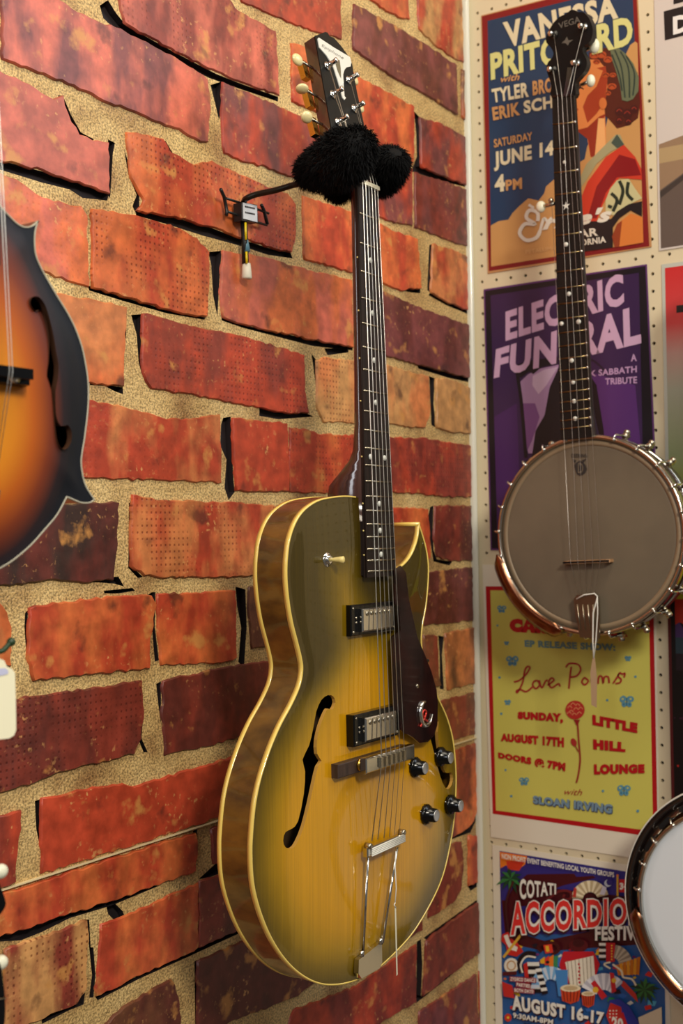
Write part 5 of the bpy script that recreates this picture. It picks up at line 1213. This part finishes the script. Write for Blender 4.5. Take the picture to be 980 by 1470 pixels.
sw_ = (232, 224, 208)
a.line(sw_, [(342, 972), (340, 935), (305, 925), (292, 958), (330, 985), (285, 985), (262, 1025), (292, 1056), (335, 1045), (352, 1015)], 16, 'lettering'); a.line(sw_, [(302, 900), (325, 915)], 12, 'lettering')
a.line(sw_, [(352, 1015), (368, 962), (385, 972), (404, 958)], 13, 'lettering'); a.text(sw_, "rnie's", (360, 950), (668, 905), (668, 972), (362, 1012), .05, .35)
a.text(sw_, 'BAR', (490, 1015), (605, 1000), (607, 1036), (492, 1050), .03); a.text(sw_, 'CALIFORNIA', (440, 1066), (640, 1038), (642, 1066), (442, 1094), .03); a.text((222, 176, 120), 'PETALUMA,', (288, 1100), (425, 1080), (426, 1100), (290, 1120), .0)
a.done()

# 2 purple poster
f2 = lambda x, y: (660+x/3.0625, 370+y/3.0625)
p2_ = poster([(104, 139), (821, 28), (878, 1300), (134, 1285)], 'dark purple concert poster with slanted lilac lettering and a cloaked figure', mat('purple_edge', (98, 52, 112), .4), f2)
a = Art(p2_, f2)
a.poly((22, 16, 24), [(110, 146), (815, 36), (870, 1292), (140, 1278)], 'border')
a.poly((56, 32, 74), [(134, 166), (786, 66), (812, 1270), (166, 1260)])
a.poly((84, 44, 108), [(560, 500), (770, 560), (800, 900), (560, 900)]); a.poly((70, 36, 92), [(150, 700), (250, 640), (270, 1250), (166, 1258)])
a.poly((172, 138, 178), [(262, 548), (300, 512), (350, 488), (436, 470), (420, 520), (392, 580), (372, 690), (338, 760), (320, 860), (300, 860), (276, 700)])
a.poly((204, 178, 204), [(320, 520), (370, 492), (430, 480), (380, 560), (345, 600), (318, 560)])
a.poly((128, 82, 140), [(270, 640), (330, 640), (350, 700), (318, 800), (296, 850)])
a.poly((20, 14, 22), [(436, 478), (394, 570), (372, 692), (332, 760), (312, 900), (300, 1000), (640, 1000), (632, 760), (600, 560), (540, 470)])
a.poly((20, 14, 22), [(222, 480), (300, 452), (430, 436), (430, 466), (360, 480), (322, 512), (304, 500), (268, 528), (240, 505)])
a.line((20, 14, 22), [(252, 510), (270, 640), (290, 880)], 15)
a.line((40, 24, 46), [(560, 440), (600, 462), (650, 510)], 9)
li = (206, 168, 200); li2 = (182, 150, 206)
a.text(li, 'ELECTRIC', (200, 236), (716, 64), (722, 206), (200, 368), .045); a.text(li, 'FUNERAL', (158, 402), (790, 204), (797, 378), (148, 532), .045)
a.text((188, 150, 190), 'A', (750, 424), (776, 422), (777, 454), (751, 456), .03); a.text((188, 150, 190), 'BLACK SABBATH', (478, 506), (777, 474), (777, 504), (478, 532), .03); a.text((188, 150, 190), 'TRIBUTE', (638, 530), (778, 522), (778, 552), (638, 559), .03)
a.done()

# 3 yellow poster with butterflies and a rose
f3 = lambda x, y: (680+x/3.267, 830+y/3.267)
p3 = poster([(40, -64), (850, -60), (870, 1330), (79, 1214)], 'yellow concert poster with red border, blue butterflies and a red rose', paper_w, f3)
a = Art(p3, f3)
rd = (186, 20, 28); ye = (214, 206, 98)
a.poly(rd, [(55, 38), (840, 44), (862, 1217), (88, 1105)], 'border'); a.poly(ye, [(77, 57), (819, 62), (840, 1187), (103, 1089)])
bl = (96, 152, 172)
def butterfly(x, y, r):
    if r < 9: a.blob(bl, x, y, r*.9, n=7); return
    th_ = (x*7+y) % 5*.2-.4
    for sx in (-1, 1):
        a.blob(bl, x+sx*r*.5, y-r*.32, r*.52, r*.44, 10, rot=th_+sx*.5); a.blob(bl, x+sx*r*.36, y+r*.42, r*.34, r*.38, 10, rot=th_)
        if r > 20: a.blob(ye, x+sx*r*.55, y-r*.34, r*.16, r*.14, 7); a.blob((60, 110, 140), x+sx*r*.4, y+r*.4, r*.12, r*.14, 7)
    a.line((60, 110, 140), [(x, y-r*.5), (x, y+r*.6)], r*.14, smooth=False)
for q_ in ((130,145,22),(110,222,6),(153,305,12),(180,388,30),(120,466,7),(158,583,16),(128,636,7),(148,900,6),(235,953,24),(175,1022,7),(722,377,16),(757,462,7),(625,572,7),(716,578,34),(605,998,7),(703,995,32),(768,1092,8)): butterfly(*q_)
a.text(rd, 'CAR', (165, 190), (355, 190), (352, 262), (168, 252), .12); a.text(rd, 'ER', (598, 200), (722, 208), (722, 275), (598, 268), .12)
bt_ = (104, 144, 150); a.text(bt_, 'EP RELEASE SHOW:', (237, 290), (662, 308), (664, 342), (238, 322), .05)
for s_ in ([(188,487),(215,478),(245,450),(262,420),(250,415),(238,435),(228,490),(205,535),(200,528),(218,522),(245,532),(275,510)], [(285,480),(275,500),(290,518),(308,500),(297,480),(284,484)], [(306,478),(318,514),(336,482),(346,480)], [(345,502),(374,480),(364,468),(350,488),(364,514),(396,495),(403,508)],
           [(456,415),(450,460),(445,518)], [(430,418),(448,400),(488,405),(500,430),(482,458),(452,464)], [(517,466),(506,486),(520,500),(536,482),(518,465)], [(548,488),(572,472),(560,460),(550,482),(574,500)], [(582,495),(586,462),(600,462),(606,492),(612,464),(630,464),(634,492)], [(652,494),(668,470),(684,442),(676,460),(690,474),(684,490),(664,494)], [(684,442),(696,450),(708,446),(704,466)]): a.line((170, 40, 40), s_, 8, 'lettering')
for t_, q_, b_ in (('SUNDAY,', ((205,625),(418,634),(418,684),(206,667)), .085), ('AUGUST 17TH', ((125,727),(422,747),(422,795),(126,765)), .075), ('DOORS @ 7PM', ((113,815),(430,864),(427,917),(115,850)), .075), ('LITTLE', ((555,640),(768,680),(766,727),(556,688)), .085), ('HILL', ((558,755),(712,770),(710,816),(560,803)), .085), ('LOUNGE', ((562,872),(800,872),(800,915),(563,922)), .085)): a.text(rd, t_, *q_, bold=b_)
a.text((170, 60, 50), 'with', (425, 988), (508, 990), (508, 1020), (425, 1014), .0, .4)
a.text((70, 84, 110), 'SLOAN IRVING', (280, 1024), (653, 1066), (649, 1109), (281, 1061), .07); a.text((122, 150, 170), 'SLOAN IRVING', (276, 1019), (649, 1061), (645, 1104), (277, 1056), .05)
a.line((160, 50, 40), [(486, 680), (492, 770), (498, 850), (490, 920), (480, 960)], 8); a.blob((176, 50, 44), 468, 770, 13, 20, rot=-.4); a.line((160, 50, 40), [(475, 785), (490, 815)], 5)
a.poly((150, 34, 34), [(468, 664), (497, 664), (488, 688), (480, 690)]); a.blob((190, 50, 42), 474, 618, 45, 44, 24)
for k, (dx, dy) in enumerate(((-25,-14),(-10,-28),(12,-24),(26,-8),(-18,6),(4,-6),(20,14),(-4,20),(-28,14))): a.line((226, 150, 100), [(474+dx-10, 618+dy+5), (474+dx, 618+dy-5), (474+dx+11, 618+dy+4)], 3.5)
a.done()

# 4 accordion festival poster
f4 = lambda x, y: (680+x/3.267, 1170+y/3.267)
p4 = poster([(86, 140), (905, 262), (935, 1640), (110, 1440)], 'colourful accordion festival poster crowded with instruments and palm leaves', paper_w, f4)
a = Art(p4, f4)
BLt = (120, 168); 
a.poly((52, 44, 126), [(120, 168), (878, 292), (905, 1590), (143, 1400)])
a.poly((238, 128, 36), [(121, 172), (250, 193), (240, 232), (200, 262), (150, 236), (124, 250)]); a.poly((214, 60, 36), [(150, 215), (240, 215), (212, 262), (160, 256)])
a.poly((44, 96, 160), [(128, 560), (890, 560), (897, 900), (900, 1500), (142, 1380)])
a.poly((74, 16, 24), [(190, 330), (250, 278), (470, 275), (480, 290), (560, 285), (572, 295), (420, 330), (380, 345), (700, 380), (880, 372), (880, 400), (180, 430), (150, 470), (150, 400)])
a.poly((74, 16, 24), [(130, 400), (200, 400), (230, 560), (330, 590), (570, 540), (890, 500), (890, 600), (600, 620), (340, 640), (150, 600)])
rp = random.Random(11); pal = [(226,52,44),(246,198,44),(44,140,84),(52,110,190),(238,232,214),(130,40,110),(240,130,40),(30,24,40),(90,180,210),(190,30,60)]
for _ in range(150):
    x, y = rp.uniform(135, 880), rp.uniform(570, 1380); r = rp.uniform(8, 24); th_ = rp.uniform(0, 3); 
    a.poly(pal[rp.randrange(10)], [(x+r*math.cos(th_+k*PI/2+rp.uniform(-.3, .3)), y+r*.7*math.sin(th_+k*PI/2)) for k in range(4)])
gr, dg = (52, 120, 60), (26, 66, 40)
def palm(cx, cy, R0, n, s0=0):
    for k in range(n):
        t_ = s0+2*PI*k/n; L_ = R0*(.75+.25*((k*7) % 3)/2); ex, ey = cx+L_*math.cos(t_), cy+L_*math.sin(t_)*.9+L_*.15; nx, ny = -math.sin(t_), math.cos(t_)
        mx_, my_ = (cx+ex)/2, (cy+ey)/2-8; a.poly(gr if k % 2 else dg, [(cx, cy), (mx_+nx*L_*.13, my_+ny*L_*.13), (ex, ey), (mx_-nx*L_*.13, my_-ny*L_*.13)])
palm(172, 300, 72, 11); palm(800, 820, 78, 15, .2)
a.line((70, 30, 30), [(185, 310), (150, 420), (165, 560)], 10)
# bellows fan
def fan(cx, cy, R1, R0, t0, t1, n, c1, c2):
    for k in range(n):
        u0, u1 = t0+(t1-t0)*k/n, t0+(t1-t0)*(k+1)/n
        a.poly(c1 if k % 2 else c2, [(cx+R0*math.cos(u0), cy+R0*math.sin(u0)), (cx+R1*math.cos(u0), cy+R1*math.sin(u0)), (cx+R1*math.cos(u1), cy+R1*math.sin(u1)), (cx+R0*math.cos(u1), cy+R0*math.sin(u1))])
fan(545, 395, 88, 34, PI*1.02, PI*1.92, 15, (240, 226, 190), (196, 176, 136)); a.poly((226, 224, 236), [(590, 372), (604, 330), (622, 340), (612, 376)]); a.poly((196, 60, 50), [(462, 384), (470, 340), (482, 344), (478, 388)])
a.blob((206, 214, 226), 628, 320, 17, 17); a.blob((52, 44, 126), 636, 315, 15, 15)
a.line((222, 170, 50), [(673, 285), (673, 380)], 9, smooth=False); a.blob((236, 130, 50), 673, 284, 6); a.poly((196, 30, 36), [(680, 302), (800, 300), (790, 330), (800, 366), (680, 362)]); 
a.text((240, 236, 222), '34', (683, 318), (723, 316), (723, 350), (683, 350), .05)
# dark red curl
a.line((110, 30, 34), [(340, 400), (400, 358), (450, 360), (452, 392), (420, 392), (425, 372)], 12)
# guitar, drum, mask
a.poly((206, 44, 38), [(132, 560), (160, 548), (178, 580), (205, 600), (232, 640), (200, 664), (158, 655), (150, 610), (128, 590)]); a.poly((240, 232, 214), [(140, 566), (158, 560), (172, 600), (205, 620), (200, 640), (168, 630), (152, 600)]); a.line((226, 176, 60), [(138, 668), (222, 560)], 12, smooth=False)
a.blob((240, 232, 214), 175, 706, 34, 36); a.blob((200, 150, 90), 175, 706, 22, 24); a.blob((240, 232, 214), 175, 706, 16, 18); a.line((90, 30, 30), [(135, 745), (200, 740)], 18)
a.line((30, 20, 26), [(225, 740), (215, 690), (245, 652), (290, 655)], 26); a.line((240, 232, 214), [(228, 740), (220, 700), (246, 664), (290, 668)], 8)
for k in range(8): a.poly((24, 20, 26) if k % 2 else (240, 236, 224), [(250+k*1.5, 690+k*18), (306+k*1.5, 690+k*18), (307+k*1.5, 708+k*18), (252+k*1.5, 708+k*18)])
a.poly((206, 44, 38), [(232, 700), (250, 690), (262, 820), (246, 830)])
for k, c_ in enumerate(((236,180,40),(226,60,44),(240,130,40),(60,140,90),(60,120,200),(246,206,60),(190,40,60))): a.poly(c_, [(310+k*21, 662+abs(k-3)*6), (332+k*21, 654+abs(k-2)*5), (334+k*20, 716-abs(k-3)*6), (312+k*20, 720-abs(k-3)*8)])
a.blob((30, 24, 34), 345, 690, 9, 7); a.line((70, 16, 20), [(320, 640), (300, 620), (330, 600), (385, 604), (396, 635), (365, 650)], 16); a.poly((226, 60, 44), [(325, 610), (365, 605), (372, 645), (335, 650)]); a.poly((240, 190, 50), [(335, 615), (350, 613), (354, 640), (340, 642)])
a.blob((86, 18, 26), 490, 612, 46, 30); a.blob((60, 12, 20), 490, 600, 28, 20); a.poly((196, 30, 44), [(420, 640), (560, 640), (590, 700), (560, 790), (420, 790), (400, 700)])
a.poly((238, 230, 210), [(428, 690), (560, 660), (572, 800), (450, 800)]); 
for k in range(7): a.line((150, 130, 100), [(438+k*18, 684-k*3), (450+k*17, 800)], 3, smooth=False)
for k in range(6): a.blob((190, 30, 44), 492+(k % 2)*3, 700+k*17, 5, 6, 8)
fan(360, 800, 90, 30, PI*.95, PI*1.75, 12, (120, 180, 226), (214, 224, 238)); a.poly((70, 140, 206), [(380, 726), (440, 726), (440, 850), (396, 850)]); 
for k in range(8): a.poly((24, 20, 26) if k % 2 else (244, 240, 230), [(288+k*4, 722+k*15), (316+k*4, 718+k*15), (320+k*4, 733+k*15), (292+k*4, 737+k*15)])
fan(610, 860, 118, 40, PI*1.15, PI*1.78, 12, (196, 196, 206), (238, 238, 242)); a.poly((210, 40, 50), [(548, 790), (566, 774), (624, 850), (600, 866)]); a.poly((210, 40, 50), [(636, 738), (656, 742), (668, 826), (646, 836)]); a.blob((240, 190, 60), 570, 820, 15, 15, 7); a.blob((240, 190, 60), 656, 776, 12, 12, 7)
for cx, cy, rx, h_ in ((453, 812, 48, 74), (536, 838, 32, 66)):
    a.poly((206, 70, 36), [(cx-rx, cy), (cx+rx, cy), (cx+rx*.82, cy+h_*.8), (cx, cy+h_), (cx-rx*.82, cy+h_*.8)]); a.blob((240, 224, 186), cx, cy, rx, rx*.36); a.blob((206, 180, 136), cx, cy, rx*.7, rx*.22)
    for k in range(-2, 3): a.line((110, 24, 24), [(cx+k*rx*.36, cy+rx*.3), (cx+k*rx*.28, cy+h_*.85)], 4, smooth=False)
a.poly((190, 30, 40), [(618, 598), (662, 600), (660, 688), (620, 692)]); 
for k in range(6): a.poly((24, 20, 26) if k % 2 else (244, 240, 230), [(586, 600+k*14), (618, 600+k*14), (618, 613+k*14), (586, 613+k*14)]); a.blob((240, 190, 60), 646, 612+k*13, 4, 4, 6)
fan(650, 700, 92, 30, PI*1.55, PI*2.02, 10, (196, 184, 160), (150, 138, 120))
for k in range(7): a.poly((238, 160, 44) if k % 2 else (210, 120, 30), [(664+k*17, 704-k*6), (679+k*17, 700-k*6), (690+k*14, 752), (676+k*14, 752-k)])
a.line((240, 228, 196), [(650, 700), (690, 730), (700, 760), (740, 770), (760, 800)], 9); a.line((240, 228, 196), [(640, 720), (610, 700), (640, 690)], 8)
a.poly((44, 60, 160), [(632, 868), (682, 862), (730, 900), (770, 970), (800, 1030), (720, 1040), (690, 960), (650, 910)]); a.poly((206, 36, 44), [(688, 930), (700, 925), (740, 1040), (700, 1040)]); a.poly((206, 50, 44), [(640, 880), (690, 900), (700, 980), (640, 990), (620, 940)])
for k in range(9): a.blob((244, 236, 214), 638+(k % 3)*15, 918+(k//3)*15, 4, 4, 6)
a.poly((206, 50, 44), [(130, 780), (180, 800), (190, 860), (140, 850)]); a.poly((206, 60, 50), [(700, 775), (760, 840), (770, 880), (690, 800)]); a.blob((214, 60, 40), 160, 950, 18, 20, 7); a.blob((246, 206, 60), 160, 950, 6)
a.poly((240, 224, 190), [(770, 950), (880, 900), (882, 1000), (780, 1010)])
wt = (240, 236, 224)
a.text(wt, 'NON PROFIT EVENT BENEFITING LOCAL YOUTH GROUPS', (130, 180), (657, 269), (657, 293), (132, 205), .03)
a.text(wt, 'COTATI', (213, 297), (385, 322), (385, 372), (215, 398), .03)
a.text((60, 14, 24), 'ACCORDION', (162, 398), (806, 376), (806, 522), (166, 582), .13); a.text(wt, 'ACCORDION', (166, 402), (802, 380), (802, 512), (168, 572), .09); a.text((226, 52, 46), 'ACCORDION', (170, 407), (798, 386), (798, 506), (172, 566), .03)
a.text((50, 12, 24), 'FESTIVAL', (572, 526), (838, 522), (838, 594), (572, 596), .06); a.text(wt, 'FESTIVAL', (568, 522), (834, 518), (834, 588), (568, 590), .04)
for k, (t_, x0, x1) in enumerate((('ZYDECO DANCE', 170, 288), ('PARTIES', 200, 262), ('BOTH DAYS!', 190, 280))): a.poly((150, 30, 50), [(x0-4, 756+k*26), (x1+4, 764+k*26), (x1+4, 788+k*26), (x0-4, 780+k*26)], 'lettering'); a.text(wt, t_, (x0, 760+k*26), (x1, 768+k*26), (x1, 785+k*26), (x0, 777+k*26), .03)
a.text((50, 12, 24), 'AUGUST 16-17', (180, 846), (616, 930), (612, 992), (184, 924), .07); a.text(wt, 'AUGUST 16-17', (176, 840), (611, 924), (607, 984), (180, 916), .05); a.text(wt, '20', (646, 945), (700, 955), (700, 1010), (646, 1000), .05)
a.text((50, 12, 24), '9:30AM-8PM', (186, 930), (376, 964), (374, 992), (186, 956), .05); a.text(wt, '9:30AM-8PM', (183, 926), (372, 959), (370, 986), (183, 951), .03)
a.done()

# right-hand column, only their left edges reach into view
def col_poster(pxl, top_px, bot_px, label, m):
    y0 = (onr(*pxl, 0).y); z1 = onr(*top_px, 0).z; z0 = onr(*bot_px, 0).z
    r = thing('poster', (0, y0, z0), label, 'poster', 'concert posters on the pegboard'); mb = MB()
    A2 = [Vector((-.0016, y, z)) for y, z in ((y0, z1), (y0-.279, z1), (y0-.279, z0), (y0, z0))]; mb.prism(A2, [p+Vector((.0008, 0, 0)) for p in A2]); mb.build('paper', m, r); return r, y0, z0, z1
idf = lambda x, y: (x, y)
def wart(r):
    a = Art(r, idf); a.P = lambda y, z, l=0: Vector((-.0018-l, y, z)); return a
def wz(x, y): q = onr(x, y, 0); return (q.y, q.z)
r5, y0, z0, z1 = col_poster((943, 200), (938, -78), (948, 360), 'pale photo poster of a misty field road with black lettering blocks', mat('misty_paper', (214, 204, 196), .4))
a = wart(r5); ye_ = y0-.276; e5 = y0-.003
zf = wz(945.7, 208)[1]; zr_ = wz(946.5, 274)[1]
a.poly((152, 124, 96), [(e5, zf), (y0-.05, zf+.008), (ye_, zf+.004), (ye_, z0+.003), (e5, z0+.003)]); a.poly((180, 154, 112), [(e5, zf-.006), (ye_, zf-.01), (ye_, zf-.03), (e5, zf-.028)])
a.poly((98, 84, 76), [(e5, zr_), (y0-.04, zr_+.02), (y0-.12, zf), (y0-.15, zf), (ye_, zr_-.06), (ye_, z0+.003), (e5, z0+.003)]); a.poly((62, 54, 50), [(e5, zr_-.002), (y0-.04, zr_+.018), (y0-.04, zr_+.010), (e5, zr_-.012)])
b0, b1 = wz(953, 17), wz(954.5, 58.6); a.poly((24, 24, 26), [(b0[0], b0[1]), (b0[0]-.17, b0[1]), (b0[0]-.17, b1[1]), (b1[0], b1[1])], 'lettering')
d0, d1 = wz(966, 25), wz(967, 50.5); a.text((236, 234, 230), 'D', (d0[0], d0[1]), (d0[0]-.024, d0[1]), (d0[0]-.024, d1[1]), (d0[0], d1[1]), .05)
c0 = wz(967, 7); a.poly((24, 24, 26), [(c0[0], c0[1]+.05), (c0[0]-.14, c0[1]+.05), (c0[0]-.14, c0[1]), (c0[0], c0[1])], 'lettering')
a.done()
gm = bpy.data.materials.new('gradient_print'); gm.use_nodes = True; nt = gm.node_tree; b = nt.nodes['Principled BSDF']
r6, y0, z0, z1 = col_poster((950.5, 420), (950, 380), (959, 812), 'poster fading from red through grey green to yellow on the pegboard', mat('grey_edge', (196, 198, 186), .4))
tc = nt.nodes.new('ShaderNodeTexCoord'); sx = nt.nodes.new('ShaderNodeSeparateXYZ'); mr_ = nt.nodes.new('ShaderNodeMapRange'); rr_ = nt.nodes.new('ShaderNodeValToRGB')
nt.links.new(tc.outputs['Object'], sx.inputs[0]); nt.links.new(sx.outputs['Z'], mr_.inputs[0]); mr_.inputs['From Min'].default_value = 0; mr_.inputs['From Max'].default_value = z1-z0
e = rr_.color_ramp.elements; e[0].position = 0; e[0].color = (*lin((216, 206, 40)), 1); e[1].position = 1; e[1].color = (*lin((206, 40, 42)), 1)
for p_, c_ in ((.18, (196, 196, 70)), (.36, (156, 168, 120)), (.58, (168, 170, 150)), (.70, (190, 150, 140)), (.80, (206, 70, 70))): x = e.new(p_); x.color = (*lin(c_), 1)
nt.links.new(mr_.outputs[0], rr_.inputs[0]); nt.links.new(rr_.outputs[0], b.inputs['Base Color']); b.inputs['Roughness'].default_value = .4
a = wart(r6); a.poly(gm, [(y0-.005, z1-.006), (y0-.274, z1-.006), (y0-.274, z0+.004), (y0-.005, z0+.004)]); t0_ = wz(971, 439); t1_ = wz(971.7, 449.5)
a.poly((30, 26, 26), [(t0_[0], t0_[1]), (t0_[0]-.045, t0_[1]), (t0_[0]-.045, t1_[1]), (t0_[0], t1_[1])], 'lettering'); a.poly((30, 26, 26), [(t0_[0]-.017, t1_[1]), (t0_[0]-.028, t1_[1]), (t0_[0]-.028, t1_[1]-.04), (t0_[0]-.017, t1_[1]-.04)], 'lettering')
a.done()
r7, y0, z0, z1 = col_poster((961, 1000), (958, 822), (966, 1240), 'black poster with maroon edge and a yellow, red and purple picture', mat('maroon_edge', (104, 30, 34), .4))
a = wart(r7); l_ = y0-.0045
a.poly((20, 17, 20), [(l_, z1-.002), (y0-.275, z1-.002), (y0-.275, z0+.003), (l_, z0+.003)])
def zz7(y): return wz(972, y)[1]
li_ = wz(969.5, 900)[0]
a.poly((206, 200, 50), [(li_, zz7(825)), (li_-.2, zz7(825)), (li_-.2, zz7(864)), (li_, zz7(860))]); a.poly((200, 52, 36), [(li_, zz7(860)), (li_-.2, zz7(858)), (li_-.2, zz7(895)), (li_-.02, zz7(902)), (li_-.008, zz7(893)), (li_, zz7(900))])
a.poly((84, 56, 110), [(li_, zz7(897)), (li_-.006, zz7(893)), (li_-.012, zz7(902)), (li_-.2, zz7(897)), (li_-.2, zz7(915)), (li_, zz7(915))]); a.poly((52, 76, 86), [(li_, zz7(915)), (li_-.2, zz7(915)), (li_-.2, zz7(938)), (li_, zz7(938))]); a.poly((46, 34, 44), [(li_, zz7(938)), (li_-.2, zz7(938)), (li_-.2, zz7(968)), (li_, zz7(962))])
rp = random.Random(4)
for _ in range(60): yy, z_ = li_-rp.uniform(-.004, .2), zz7(rp.uniform(1000, 1180)); a.blob(pal[rp.choice([0, 3, 5, 5, 9])] if rp.random() < .5 else (70, 30, 60), yy, z_, .0012+rp.random()*.002, None, 6)
a.done()
